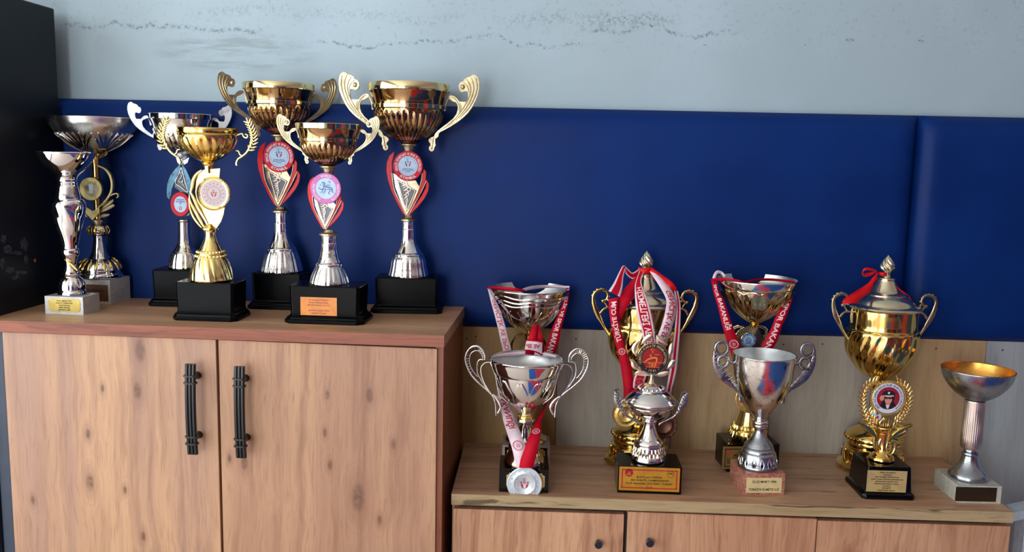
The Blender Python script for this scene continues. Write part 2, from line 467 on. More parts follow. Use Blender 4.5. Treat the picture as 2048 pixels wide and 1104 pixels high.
    def dmap(s, px, py, off):
        """print map: (x right, y up) in photograph pixels about a centre on the plate's plane"""
        c = s.loc(px, py, off); m = (s.P+Vector((0, 0, c.z))-CAM).dot(FW)/FPX
        return (lambda a, b: c+s.ul*(a*m)+Vector((0, 0, b*m))), m, c
    def disc(s, name, px, py, P, m, off=0, parent=None, seg=48, rf=None, sharp=38, ex=1, ez=1):
        """P = (radius px, height m towards the viewer)"""
        mp, mm, c = s.dmap(px, py, off)
        A = lambda q: c+s.ul*(q[0]*ex)+Vector((0, 0, q[1]*ez))+s.nl*q[2]
        return MB().lathe([(max(r*mm, 2e-4), h) for r, h in P], seg, rf, A).build(name, m, parent or s.r, sharp=sharp)
    def front(s, px, py, d, off=.0):
        """point on the base's front face (depth d) in local metres"""
        n = Vector((sin(s.yaw), -cos(s.yaw), 0)); return s.inv @ (on_plane(px, py, s.P+n*(d/2+off), n)-s.P)
    def plaque(s, corners, d, m, lines=(), ink='black_print', hs=None, frame=None, th=.0012, round_=0, mt=None, mb_=.12):
        """corners = px rectangle (x0,y0,x1,y1) on the front face; lines = text rows"""
        a, b = s.front(corners[0], corners[1], d), s.front(corners[2], corners[3], d)
        x0, x1, z0, z1 = min(a.x, b.x), max(a.x, b.x), min(a.z, b.z), max(a.z, b.z); y = -d/2
        c = round_*(z1-z0)
        P = [(x0+c, z0), (x1-c, z0), (x1, z0+c), (x1, z1-c), (x1-c, z1), (x0+c, z1), (x0, z1-c), (x0, z0+c)] if c else [(x0, z0), (x1, z0), (x1, z1), (x0, z1)]
        o = MB().plate([(p, y-th, q) for p, q in P], [(p, y+.0005, q) for p, q in P]).build('plaque', m, s.r, smooth=False)
        mp = lambda p, q: ((x0+x1)/2+p, y-th-.0003, (z0+z1)/2+q)
        W_, H_ = x1-x0, z1-z0; items = []
        if frame:
            t = .02*W_; i = .05*H_+t
            for r in ((-W_/2+i, W_/2-i, -H_/2+i, -H_/2+i+t), (-W_/2+i, W_/2-i, H_/2-i-t, H_/2-i), (-W_/2+i, -W_/2+i+t, -H_/2+i, H_/2-i), (W_/2-i-t, W_/2-i, -H_/2+i, H_/2-i)):
                items.append(([(r[0], r[2]), (r[1], r[2]), (r[1], r[3]), (r[0], r[3])], [(0, 1, 2, 3)]))
            decal('border', items, mp, frame, o)
        if lines:
            mt_ = H_*(mt if mt is not None else .1); mbm = H_*mb_; n = len(lines); row = (H_-mt_-mbm)/n
            its = []
            for i, L in enumerate(lines):
                if not L: continue
                its.append(tx(L, 0, H_/2-mt_-row*(i+.5), row*.58, W_*.86))
            decal('lettering', its, mp, ink, o)
        return o, mp, W_, H_
    def block(s, w_, d, top_py, m, cut=.0, px=None):
        h = s.front(px or s.ax(top_py), top_py, d).z; s.hb = h
        rect_loft([(0, w_/2, d/2, cut), (h, w_/2, d/2, cut)], s.r, 'base', m, .0015)
        return h
    def plinth(s, w_, d, top_py, m='black', inset=.016, cut=.012, mould=.2):
        h = s.front(s.ax(top_py), top_py, d-2*inset).z; s.hb = h; i = inset
        L = [(0, w_/2, d/2, cut), (h*mould*.45, w_/2, d/2, cut), (h*mould*.55, w_/2-i*.3, d/2-i*.3, cut*.8), (h*mould*.8, w_/2-i*.4, d/2-i*.4, cut*.8),
             (h*mould, w_/2-i*.85, d/2-i*.85, cut*.5), (h*mould*1.2, w_/2-i, d/2-i, cut*.4), (h*.97, w_/2-i*.85, d/2-i*.85, cut*.4), (h, w_/2-i*.95, d/2-i*.95, cut*.35)]
        rect_loft(L, s.r, 'base', m, .001, 25); return h

# ================================================================== the room
FL, CE = -.45, 2.15
def plaster():
    g = G('painted_plaster'); co = g.coord(); sx, sy, sz = g.sep(co)
    c = g.mix(g.maprange(g.noise(co, 1.6, 4), .35, .65), S(160, 182, 192), S(174, 196, 208))
    # hairline cracks that wander along the wall
    def crack(px, amp, fr, width, x0, x1, seed, tone):
        P = on_y(*px, .05)
        wob = g.noise(g.mapping(co, (fr, 0, 0), (seed, 0, 0)), 1, 5, .62)
        h = g.math('ABSOLUTE', g.math('SUBTRACT', sz, g.math('MULTIPLY_ADD', wob, amp, P.z-amp/2)))
        a = g.maprange(h, 0, width, 1, 0)
        e = g.math('MULTIPLY', g.maprange(sx, x0-.05, x0+.05), g.maprange(sx, x1-.05, x1+.05, 1, 0))
        sp = g.maprange(g.noise(co, 130, 4, .75), .47, .60)
        return g.math('MULTIPLY', g.math('MULTIPLY', a, e), g.math('MULTIPLY', sp, tone))
    for args in (((300, 52), .20, 3.1, .010, -1.3, -.75, 3, .6), ((620, 84), .22, 2.6, .007, -.6, .12, 9, .65), ((1240, 60), .16, 6.0, .009, .1, .5, 4, .7),
                 ((1000, 36), .16, 5.0, .028, -.1, .2, 7, .3), ((520, 26), .14, 4.5, .022, -.95, -.2, 12, .22), ((1180, 36), .05, 5, .026, .15, .34, 15, .5)):
        c = g.mix(crack(*args), c, S(74, 78, 88))
    # brushed scuffs and faint mottling in the upper part
    P = on_y(470, 105, .05)
    sc = g.noise(g.mapping(co, (6, 1, 46), rot=(0, .12, 0)), 1, 4, .65)
    du = g.math('MULTIPLY', g.math('SUBTRACT', sx, P.x), 4.2); dv = g.math('MULTIPLY', g.math('SUBTRACT', sz, P.z), 17)
    bl = g.maprange(g.math('ADD', g.math('MULTIPLY', du, du), g.math('MULTIPLY', dv, dv)), .3, 1.2, 1, 0)
    c = g.mix(g.math('MULTIPLY', g.math('MULTIPLY', bl, g.maprange(sc, .42, .62)), .38), c, S(112, 120, 124))
    up = g.maprange(sz, 1.02, 1.16)
    c = g.mix(g.math('MULTIPLY', g.math('MULTIPLY', up, g.maprange(g.noise(co, 75, 5, .8), .56, .66)), .35), c, S(120, 126, 134))
    for (x, y, r) in ((1700, 80, .014), (1840, 82, .012), (1612, 90, .006), (1410, 90, .006)):
        Q = on_y(x, y, .05)
        d2 = g.math('ADD', g.math('POWER', g.math('MULTIPLY', g.math('SUBTRACT', sx, Q.x), .35), 2), g.math('POWER', g.math('SUBTRACT', sz, Q.z), 2))
        c = g.mix(g.math('MULTIPLY', g.maprange(d2, 0, (r*.35)**2, 1, 0), g.maprange(g.noise(co, 200, 2), .4, .6)), c, S(70, 74, 80))
    m = g.set(c, .6); g.bump(g.noise(co, 60, 5, .6), .10, .002); return m
wallb = tag(MB().box(-2.35, 3.4, .05, .2, FL, CE).build('wall_back', plaster(), smooth=False), kind='structure')
cream = plain('cream_wall', S(190, 178, 168), .7); white = plain('white_ceiling', S(238, 234, 224), .7)
tag(MB().box(-2.35, 3.4, -5.4, .2, CE, CE+.1).build('ceiling', white, smooth=False), kind='structure')
fl = tag(MB().box(-2.35, 3.4, -5.4, .2, FL-.1, FL).build('floor', plain('beige_floor', S(206, 188, 176), .45), smooth=False), kind='structure')
matb = plain('blue_mat', S(22, 92, 170), .6); matr = plain('red_mat', S(205, 52, 78), .6)
for (x0_, x1_, y0_, y1_, red) in ((.12, .42, -1.4, -.75, 0), (.42, 1.1, -1.4, -.75, 1), (1.1, 2.1, -1.4, -.75, 0), (2.1, 3.1, -1.4, -.75, 0), (.12, .75, -2.4, -1.4, 1), (.75, 1.75, -2.4, -1.4, 0), (1.75, 3.1, -2.4, -1.4, 0),
                                (.12, 1.1, -3.4, -2.4, 0), (1.1, 2.1, -3.4, -2.4, 0), (2.1, 3.1, -3.4, -2.4, 1), (.12, 1.1, -4.4, -3.4, 0), (1.1, 2.1, -4.4, -3.4, 1), (2.1, 3.1, -4.4, -3.4, 0)):
    MB().box(x0_, x1_-.005, y0_, y1_-.005, FL, FL+.03).build('floor_mat', matr if red else matb, fl, smooth=False, bevel=.004)
mb = MB()      # left wall with a wide glazed opening
for b in ((-5.4, -3.85, FL, CE), (-.55, .05, FL, CE), (-3.85, -.55, FL, -.4), (-3.85, -.55, 1.88, CE)): mb.box(-2.35, -2.25, *b)
tag(mb.build('wall_left', cream, smooth=False), kind='structure')
mb = MB()      # wall behind the camera with a narrow glazed opening
for b in ((-2.25, -2.15, FL, CE), (-.65, 3.3, FL, CE), (-2.15, -.65, FL, -.4), (-2.15, -.65, 1.88, CE)): mb.box(b[0], b[1], -5.4, -5.3, b[2], b[3])
wf = tag(mb.build('wall_front', cream, smooth=False), kind='structure')
padblue = plain('blue_wall_cloth', S(16, 64, 130), .6); padred = plain('red_wall_cloth', S(190, 40, 60), .6)
for k, x in enumerate((.3, 1.3, 2.3)): MB().box(x, x+.97, -5.3, -5.24, FL+.1, 1.5).build('wall_cloth', padred if k == 1 else padblue, wf, smooth=False, bevel=.01)
wr = tag(MB().box(3.3, 3.4, -5.3, .05, FL, CE).build('wall_right', cream, smooth=False), kind='structure')
for k in range(4): MB().box(3.24, 3.3, -1.4-k*1.1, -.35-k*1.1, FL+.1, 1.3).build('wall_cloth', padred if k == 1 else padblue, wr, smooth=False, bevel=.01)
wm = plain('window_frame', S(215, 215, 212), .4)
for nm, bars in (('window_1', [(-2.28, -2.17, y, y+.06, -.4, 1.88) for y in (-3.85, -2.75, -1.66, -.61)]+[(-2.28, -2.17, -3.85, -.55, z, z+.06) for z in (-.4, 1.82)]),
                 ('window_2', [(x, x+.06, -5.33, -5.22, -.4, 1.88) for x in (-2.15, -1.43, -.71)]+[(-2.15, -.65, -5.33, -5.22, z, z+.06) for z in (-.4, 1.82)])):
    mb = MB()
    for b in bars: mb.box(*b)
    tag(mb.build(nm, wm, smooth=False), kind='structure')

# wood-look boards along the wall under the pads, each its own piece
edges = [-1.7]+[on_y(x, 790, .02).x for x in (921, 1113, 1345, 1541, 1741, 1964)]+[1.42, 1.7, 2.1]
tones = [((150, 112, 66), (160, 122, 76), (112, 78, 40)), ((152, 118, 66), (164, 130, 78), (116, 82, 40)), ((158, 150, 136), (170, 162, 148), (122, 110, 96)), ((176, 146, 104), (186, 158, 118), (138, 104, 66)),
         ((168, 160, 144), (178, 170, 156), (134, 122, 106)), ((186, 156, 112), (194, 166, 124), (150, 118, 78)),
         ((158, 166, 168), (168, 176, 178), (126, 132, 134)), ((158, 166, 168), (168, 176, 178), (126, 132, 134)), ((158, 166, 168), (168, 176, 178), (126, 132, 134)), ((160, 150, 130), (168, 160, 140), (126, 112, 96))]
for i in range(len(edges)-1):
    a, b, c = (S(*q) for q in tones[i])
    wmat = wood('wall_board_%d' % i, a, b, c, 'z', seed=i+3, fine=.35, bands=.35, rough=.5)
    MB().box(edges[i]+.0006, edges[i+1]-.0006, .02, .05, FL, .36).build('wall_board', wmat, wallb, smooth=False, bevel=.0006)
for x, y in ((934, 677), (952, 673), (1152, 678), (1432, 686), (1567, 689), (1645, 688), (1872, 697), (2005, 700)):
    p = on_y(x, y, .02)
    MB().lathe([(.0022, 0), (.0022, .001), (.001, .0016)], 10, None, lambda q: (p.x+q[0], p.y-q[2], p.z+q[1])).build('screw', 'black_print', wallb)
# pale sealant strip where the board meets the tall cabinet
p = on_y(921, 780, .02)
tag(MB().box(p.x-.002, p.x+.002, .012, .02, 0, .32).build('trim_1', plain('sealant', S(206, 198, 184), .5), smooth=False), kind='structure')

# ------------------------------------------------------------------ padded wall panels
def vinyl():
    g = G('navy_vinyl'); n = g.noise(g.coord(), 3, 4)
    c = g.mix(g.maprange(n, .3, .7), S(0, 34, 94), S(0, 43, 109))
    m = g.set(c, g.maprange(n, .3, .7, .46, .54), 0, Specular_IOR_Level=.16)
    g.bump(g.noise(g.coord(), 9, 3, .5), .10, .006); return m
VIN = vinyl()
def pad(x0, x1, z0, z1, label):
    nx, nz = max(8, int((x1-x0)/.02)), 34; v = []; f = []
    for j in range(nz+1):
        for i in range(nx+1):
            x, z = x0+(x1-x0)*i/nx, z0+(z1-z0)*j/nz
            d = [min(1, q/.05) for q in (x-x0, x1-x, z-z0, z1-z)]
            k = 1
            for q in d: k *= (1-(1-q)**3)
            v.append((x, -.004+.03*(1-k)+.0012*sin(x*7+z*5), z))
    n0 = len(v)
    for j in range(nz): 
        for i in range(nx): a = j*(nx+1)+i; f.append((a, a+1, a+nx+2, a+nx+1))
    rim = [i for i in range(nx+1)]+[j*(nx+1)+nx for j in range(1, nz+1)]+[nz*(nx+1)+i for i in range(nx-1, -1, -1)]+[j*(nx+1) for j in range(nz-1, 0, -1)]
    v += [(v[i][0], .0495, v[i][2]) for i in rim]; m = len(rim)
    f += [(rim[i], n0+i, n0+(i+1) % m, rim[(i+1) % m]) for i in range(m)] + [tuple(range(n0, n0+m))]
    o = MB().add(v, f).build('wall_pad', VIN, sharp=60)
    return tag(o, label, 'wall pad', 'navy padded panels on the wall')
XSEAM = on_y(1825, 390, .02).x
pad(-1.72, XSEAM-.0008, .3281, .9331, 'long navy blue padded vinyl wall panel behind the trophies, its seam at its right end')
pad(XSEAM+.0008, XSEAM+1.2, .3281, .9331, 'navy blue padded vinyl wall panel to the right of the seam, above the copper-lined goblet')

# ------------------------------------------------------------------ tall cabinet
PHI = -.033; XR = -.1936
cab = tag(empty('cabinet', (XR, 0, FL), PHI), 'taller wood-grain cabinet with two doors and long black bar handles', 'cabinet')
ux, nx_ = Vector((cos(PHI), sin(PHI), 0)), Vector((sin(PHI), -cos(PHI), 0))
ci = Matrix.Rotation(-PHI, 3, 'Z')
def cl(px, py, d): return ci @ (on_plane(px, py, Vector((XR, 0, 0))+nx_*d, nx_)-Vector((XR, 0, FL)))
def cworld(x, y): return ci @ Vector((x-XR, y, 0))
T1 = Z1-FL; TH = .0271
XL = -1.0911; XDL = cl(16, 880, .392).x; XD = cl(439, 880, .392).x; XS = cl(872.5, 880, .392).x
def hk(px): return [(cl(x, y, .392).x, cl(x, y, .392).z, r/1731*2.1*.62) for x, y, r in px]
top_m = wood('cabinet_top', S(186, 144, 110), S(200, 160, 124), S(138, 96, 68), 'x', 1, fine=.45, bands=.5, plane='xy', rough=.4, streak=.3, streakcol=S(96, 62, 44))
edge_m = wood('cabinet_top_edge', S(132, 66, 38), S(146, 78, 48), S(80, 34, 18), 'x', 2, fine=.6, bands=.8, rough=.42)
yb = lambda x: -(x*sin(PHI)+.007)/cos(PHI)
mb = MB(); v = [(XL, -.4, T1-TH), (0, -.4, T1-TH), (0, yb(0), T1-TH), (XL, yb(XL), T1-TH)]; v += [(a, b, T1) for a, b, c in v]
mb.add(v, [(0, 3, 2, 1), (4, 5, 6, 7), (1, 2, 6, 5), (2, 3, 7, 6), (3, 0, 4, 7)], 0).add([v[0], v[1], v[5], v[4]], [(0, 1, 2, 3)], 1)
o = mb.build('top', [top_m, edge_m], cab, smooth=False, fix=False)
side_m = wood('cabinet_side', S(128, 68, 40), S(140, 78, 48), S(84, 38, 20), 'z', 5, fine=.5, bands=.5)
mb = MB(); D = .372
for b in ((XDL, XDL+.018, -D, -.06, .0, T1-TH), (-.021, -.003, -.385, -.01, .0, T1-TH), (XDL+.018, -.021, -D, -.06, .06, .078), (XDL+.018, -.021, -.075, -.06, .078, T1-TH), (XDL+.018, -.021, -D+.02, -D+.036, 0, .06), (XD-.009, XD+.009, -D, -.08, .078, T1-TH)):
    mb.box(*b)
mb.build('body', side_m, cab, smooth=False)
MB().box(XDL+.02, -.03, -D+.004, -D+.008, .08, T1-TH-.0006).build('gap_shade_sheet', 'black_print', cab, smooth=False)  # black sheet added behind the doors, standing in for shade in the gaps
d1 = wood('cabinet_door_left', S(164, 128, 108), S(188, 148, 114), S(130, 94, 76), 'z', 7, .45, .6, hk([(180, 965, 15), (176, 868, 9), (205, 776, 7), (275, 782, 15), (250, 980, 7), (287, 1073, 9), (280, 700, 20), (66, 1000, 8)]))
d2 = wood('cabinet_door_right', S(166, 126, 100), S(186, 146, 112), S(128, 88, 66), 'z', 8, .5, .65, hk([(739, 791, 13), (787, 888, 9), (459, 917, 8), (489, 925, 13), (716, 995, 24), (759, 1040, 9), (655, 790, 8), (660, 930, 9), (650, 865, 8)]))
t0 = [cl(3, 664, .392).z, cl(872, 700, .392).z]
zt = T1-TH-.0015
def door(x0, x1, za, zb, m, y0=-.392, y1=-.374, par=None, z0=.065, bev=.0012):
    v = [(x0, y0, z0), (x1, y0, z0), (x1, y0, zb), (x0, y0, za)]; v += [(a, y1, c) for a, b, c in v]
    return MB().add(v, [(0, 1, 2, 3), (7, 6, 5, 4), (0, 4, 5, 1), (1, 5, 6, 2), (2, 6, 7, 3), (3, 7, 4, 0)]).build('door', m, par or cab, smooth=False, bevel=bev)
dl = door(XDL+.001, XD-.003, zt-.0005, zt-.001, d1); dr = door(XD+.003, XS, zt-.001, zt-.0045, d2)
def bar_handle(par, P0, P1, M0, M1):
    """reeded bar pull: three rods, collars, two posts"""
    a, b = cl(*P0, .428), cl(*P1, .428); mb = MB(); Lx = (b-a).length; ax = (b-a).normalized(); n = Vector((0, -1, 0))
    bow = lambda t: .006*(1-(2*t-1)**2)
    for k in (-1, 0, 1):
        pts = [a+ax*(Lx*t)+Vector((k*.0078, -bow(t), 0)) for t in [i/14 for i in range(15)]]
        mb.sweep(pts, n, [.0092]*15, .012, 8, .8)
    for P in (M0, M1):
        q = cl(*P, .428); t = (q-a).dot(ax)/Lx; q = a+ax*(Lx*t)+Vector((0, -bow(t), 0))
        for dz in (-.0085, .0085): mb.sweep([q+ax*(dz-.0022), q+ax*(dz+.0022)], n, [.031]*2, .017, 8, .6)
        mb.lathe([(.0095, -.0005), (.0075, .004), (.0065, .02), (.008, .036)], 16, None, lambda p, q=q: (q.x+p[0], -.392-p[2], q.z+p[1]))
    o = mb.build('handle', 'black_handle', par, sharp=50); return o
bar_handle(dl, (381, 728), (386, 908), (382, 758), (386, 879))
bar_handle(dr, (479, 733), (483, 915), (480, 764), (483, 884))

# ------------------------------------------------------------------ low cabinet
XR2 = 1.1359; TB = .0267; YF = -.359
low = tag(empty('cabinet', ((XR2-.19)/2, 0, FL)), 'low wood-grain cabinet along the wall with three doors and small round knobs', 'cabinet')
lx = low.location.x
low_top = wood('low_cabinet_top', S(186, 144, 112), S(200, 160, 128), S(138, 98, 72), 'x', 11, .5, .6, plane='xy', rough=.42, streak=.55, streakcol=S(74, 46, 34))
low_edge = wood('low_cabinet_edge', S(170, 150, 112), S(182, 162, 126), S(128, 106, 72), 'x', 13, .5, .6, streak=.85, streakcol=S(66, 52, 32))
x0, x1 = XR+.004-lx, XR2-lx; zt = -FL
v = [(x0, YF, zt-TB), (x1, YF, zt-TB), (x1, .0195, zt-TB), (x0, .0195, zt-TB)]; v += [(a, b, zt) for a, b, c in v]
MB().add(v, [(0, 3, 2, 1), (4, 5, 6, 7), (2, 3, 7, 6), (3, 0, 4, 7)], 0).add([v[1], v[2], v[6], v[5], v[0], v[4]], [(0, 1, 2, 3), (4, 0, 3, 5)], 1).build('top', [low_top, low_edge], low, smooth=False, fix=False)
xe = on_y(2021, 1070, -.351).x-lx
mb = MB()
for b in ((x0, x0+.018, -.33, 0, 0, zt-TB), (xe-.018, xe+.001, -.33, 0, 0, zt-TB), (x0+.018, xe-.018, -.33, 0, .05, .068), (x0+.018, xe-.018, -.015, 0, .068, zt-TB), (x0+.018, xe-.018, -.32, -.305, 0, .05)): mb.box(*b)
mb.build('body', wood('low_cabinet_side', S(166, 120, 90), S(178, 134, 104), S(120, 80, 58), 'z', 14), low, smooth=False)
MB().box(x0+.02, xe-.02, -.334, -.331, .07, zt-TB-.0006).build('gap_shade_sheet', 'black_print', low, smooth=False)  # added black backing: paints the shade between and above the low doors
xs = [x0+.003, on_y(1249.5, 1070, -.351).x-lx, on_y(1633, 1070, -.351).x-lx, xe]
zz = lambda x, y: on_y(x, y, -.351).z-FL
dz = [(zz(879, 1016.5), zz(1246, 1029)), (zz(1256, 1023.5), zz(1630, 1038)), (zz(1638, 1041.5), zz(2018, 1053))]
knob_px = [(1197, 1090), (1300, 1087), None]
for k in range(3):
    m = wood('low_door_%d' % k, S(186, 142, 110), S(198, 156, 122), S(146, 98, 70), 'z', 20+k, .6, .75, rough=.45, streak=.35, streakcol=S(110, 66, 44))
    a = xs[k]+(.0055 if k == 1 else .0015); b = xs[k+1]-(.003 if k == 0 else .0012)
    dd = door(a, b, min(dz[k][0], zt-TB-.0012), min(dz[k][1], zt-TB-.0012), m, -.351, -.333, low, .055)
    if knob_px[k]:
        q = on_y(*knob_px[k], -.37); A = lambda p, q=q: (q.x-lx+p[0], -.351-p[2], q.z-FL+p[1])
        MB().lathe([(.0055, -.0004), (.0055, .010), (.0085, .012), (.0092, .015), (.0092, .021), (.0080, .0225)], 24, None, A).build('knob', plain('grey_knob_%d' % k, S(52, 58, 66), .3, .6), dd)

# ------------------------------------------------------------------ dark tall cabinet at the left
c0 = cworld(0, 0); ztop = on_y(131, 20, .0).z-FL
dk = tag(empty('cabinet', (XR, 0, FL), PHI), 'tall black cabinet standing at the left end of the wooden cabinets', 'cabinet')
mb = MB(); mb.box(XL-.62, XL-.0005, -.4, yb(XL)-.012, T1-TH-.001, ztop); 
mb.build('upper_body', 'dark_cab', dk, smooth=False, bevel=.004)
MB().box(XL-.62, XL-.0005, -.375, yb(XL)-.012, 0, T1-TH-.0015).build('lower_body', 'navy_cab', dk, smooth=False, bevel=.003)
MB().box(XL+.001, XDL-.003, -.385, -.06, 0, T1-TH-.0015).build('stile', 'navy_cab', cab, smooth=False, bevel=.002)
fr = MB()
for b in ((XL-.60, XL-.56, .08, T1-.05), (XL-.016, XL-.004, .08, T1-.05), (XL-.56, XL-.016, .08, .30), (XL-.56, XL-.016, T1-.09, T1-.05)): fr.box(b[0], b[1], -.393, -.3752, b[2], b[3])
df = fr.build('door', 'navy_cab', dk, smooth=False, bevel=.001)
MB().box(XL-.56, XL-.016, -.384, -.380, .30, T1-.09).build('door_glass', 'dark_glass', df, smooth=False)
q = Vector((XL-.012, 0, cl(3, 886, .393).z))
mb = MB().box(q.x-.026, q.x-.002, -.397, -.3925, q.z-.02, q.z+.02); mb.lathe([(.006, 0), (.006, .012), (.009, .014), (.009, .02), (.004, .022)], 16, None, lambda p: (q.x-.016+p[0], -.397-p[2], q.z+p[1]))
mb.build('handle', 'bright_gold', df, sharp=50)
# torn remains of a sticker and a screw cap on the black side
sp = lambda px, py, o=0: ci @ (on_plane(px, py, Vector((XR, 0, 0))+ux*(XL+o), ux)-Vector((XR, 0, FL)))
def torn():
    g = G('torn_paper'); n = g.noise(g.coord(), 70, 4, .7)
    return g.set(g.ramp(n, [(.35, S(34, 36, 42)), (.55, S(70, 74, 80)), (.72, S(128, 132, 138))]), .6)
TORN = torn(); mb = MB(); rnd = random.Random(3)
for (cx, cy, sx, sy) in ((8, 478, 7, 11), (14, 498, 9, 9), (48, 488, 9, 16), (30, 506, 16, 5), (52, 520, 5, 14), (20, 540, 12, 9), (42, 545, 14, 6), (4, 525, 5, 14), (30, 555, 9, 5)):
    P = [(cx+sx*cos(a)*rnd.uniform(.45, 1.15), cy+sy*sin(a)*rnd.uniform(.45, 1.15)) for a in [2*pi*k/13 for k in range(13)]]
    mb.plate([sp(a, b, .0004) for a, b in P], [sp(a, b, -.0002) for a, b in P])
mb.build('sticker_remains', TORN, dk, smooth=False)
p = sp(70, 521, 0)
MB().lathe([(.005, -.0003), (.005, .001), (.003, .0022)], 14, None, lambda q: (p.x+q[2], p.y+q[0], p.z+q[1])).build('screw_cap', plain('orange_cap', S(150, 84, 34), .4), dk)

# ------------------------------------------------------------------ white bench corner at the right
zt_ = -.03
A_, B_, D_ = on_z(2011, 1009, zt_), on_z(2075, 996, zt_), on_z(2029, 1026, zt_)
D_ = A_+(D_-A_)*1.0; e1 = (B_-A_).normalized(); e2 = (D_-A_)
E_ = [A_-e1*.0, A_+e1*.5, A_+e1*.5+e2, A_+e2]
bench = tag(empty('bench', (A_.x, A_.y, FL)), 'white bench top just past the right end of the low cabinet', 'bench')
off = Vector((A_.x, A_.y, FL))
bw = plain('white_laminate', S(196, 212, 228), .4)
MB().plate([p-off for p in E_], [p-off-Vector((0, 0, .022)) for p in E_]).build('bench_top', bw, bench, smooth=False, bevel=.001)
for s, t in ((.12, .3), (.9, .3), (.12, .75), (.9, .75)):
    p = A_+e1*.5*s+e2*t-off
    MB().box(p.x-.012, p.x+.012, p.y-.012, p.y+.012, 0, p.z-.02).build('leg', bw, bench, smooth=False)
# ================================================================== trophies: shared builders
TOP = Z1
def handle_wing(T, mats, y0, sc, R0, hw_rim, name='handle', dy=0, plain_=False):
    """palmette handle traced once (pixels about the axis of the tallest cup), reused at scale sc"""
    O = [(655, 62), (695, 90), (715, 150), (718, 220), (705, 300), (675, 380), (630, 470), (580, 540), (520, 600), (450, 655), (370, 710), (290, 755), (240, 780),
         (222, 800), (220, 835), (195, 855), (180, 865), (178, 905), (185, 945), (170, 970), (165, 1000), (145, 1020), (120, 1018), (102, 1000), (100, 965), (120, 945), (115, 920),
         (95, 895), (95, 875), (120, 850), (160, 835), (175, 800), (200, 770), (260, 720), (330, 665), (395, 610), (435, 555), (450, 500), (450, 450), (430, 415), (395, 405), (365, 385), (345, 372), (340, 342),
         (355, 328), (375, 328), (410, 335), (440, 360), (470, 400), (520, 402), (560, 400), (575, 350), (578, 300), (565, 275), (540, 278), (505, 292), (475, 275), (460, 235), (463, 195), (480, 165),
         (515, 155), (525, 125), (560, 105), (600, 95), (620, 75)]
    ridges = [[(672, 110, 10), (685, 220, 22), (655, 350, 22), (580, 490, 16), (470, 610, 8)], [(615, 105, 10), (645, 220, 22), (615, 360, 22), (540, 500, 14), (430, 630, 8)],
              [(560, 125, 10), (605, 220, 20), (595, 330, 20), (520, 480, 14), (400, 640, 8)], [(520, 165, 8), (570, 220, 14), (588, 290, 12)],
              [(480, 420, 8), (490, 480, 12), (450, 580, 12), (340, 690, 12), (240, 760, 6)], [(385, 345, 8), (430, 385, 14), (470, 450, 10), (465, 520, 6)],
              [(160, 850, 8), (150, 900, 18), (145, 950, 10), (135, 985, 22), (130, 1000, 12)]]
    conv = lambda px, py: (hw_rim+sc*((840+px/6.133-815.5)-82.3), y0+sc*(135+py/6.133-167.4)+dy)
    for mir in (1, -1):
        mb = MB(); P = [conv(a, b) for a, b in O]
        T.plate('x', P, None, th=.007*max(.7, sc), rel=True, mir=mir, mb=mb)
        if not plain_:
            for rg in ridges:
                Q = cr([conv(a, b)+(q/6.133*sc,) for a, b, q in rg], 4)
                mb.sweep([T.rel(a, b, .0035*max(.7, sc), mir) for a, b, q in Q], T.nl, [q*T.mpp(b) for a, b, q in Q], .004*sc, 6, 1)
            q = T.rel(*conv(512, 222), .003, mir); mb.ball(q, .0065*sc, 1, .5, 1)
        # small foot that meets the bowl under the rim band
        Q = cr([conv(352, 345)+(5*sc,), conv(352-40, 420)+(4*sc,), conv(352-62, 520)+(6*sc,)], 4)
        mb.sweep([T.rel(a, b, 0, mir) for a, b, q in Q], T.nl, [q*T.mpp(b) for a, b, q in Q], .005*sc, 6, .8)
        mb.build(name, mats, T.r, sharp=45, bevel=.0010)
def wing_cup(T, y0, hw, vs, foot, mats, hsc, hdy=0, n=30, bowl_m='bronze', band='gold_band', hmat='tan_gold', plain_=False):
    """fluted cup: wide rim band, waist, ring, lobed bowl, collar"""
    k = hw/82.; Y = lambda d: y0+d*vs
    T.lathe('rim_band', [(Y(0), hw), (Y(1), hw+.6), (Y(15), hw+.2), (Y(16.5), hw-1.2*k)], band, inner=Y(70))
    T.lathe('bowl', [(Y(16), 79*k), (Y(22), 76.5*k), (Y(30), 73.5*k), (Y(38), 71.5*k), (Y(43), 71*k)], bowl_m, sm=3)
    T.lathe('ring', [(Y(42), 71*k), (Y(43), 73*k), (Y(50), 72.6*k), (Y(52), 70*k)], band)
    T.lathe('bowl', [(Y(51), 70*k), (Y(60), 69.6*k), (Y(72), 66.5*k), (Y(84), 60*k), (Y(96), 50*k), (Y(106), 38.5*k), (Y(114), 26*k), (Y(119), 15*k)], bowl_m, sm=4, seg=n*6, fl=(Y(55), Y(120), n, .045, 'lobe', 0))
def base_bell(T, pts, m, bottom, n=22):
    """silver bell foot: pts = collar, neck, ring, skirt"""
    return T.lathe('foot', pts, m, bottom=bottom, sm=4, seg=n*6, fl=(pts[-4][0]+2, pts[-1][0]+1, n, .03, 'lobe', 0))
def laurel(mb, T, path, lw, ll, off=0, rel=False, mir=1, th=.006, gap=1):
    """leaf pairs along a path (pixels)"""
    Q = cr(path, 5)
    for i in range(1, len(Q)-1, gap):
        a, b = Q[i-1], Q[i+1]; dx, dy = b[0]-a[0], b[1]-a[1]; l = hypot(dx, dy) or 1; dx, dy = dx/l, dy/l
        for sd in (-1, 1):
            ex, ey = dx*.72-sd*dy*.70, dy*.72+sd*dx*.70
            P = [(Q[i][0], Q[i][1], lw*.35), (Q[i][0]+ex*ll*.45, Q[i][1]+ey*ll*.45, lw), (Q[i][0]+ex*ll, Q[i][1]+ey*ll, lw*.15)]
            T.sweep(mb, P, th, off, 3, rel, mir, 1)
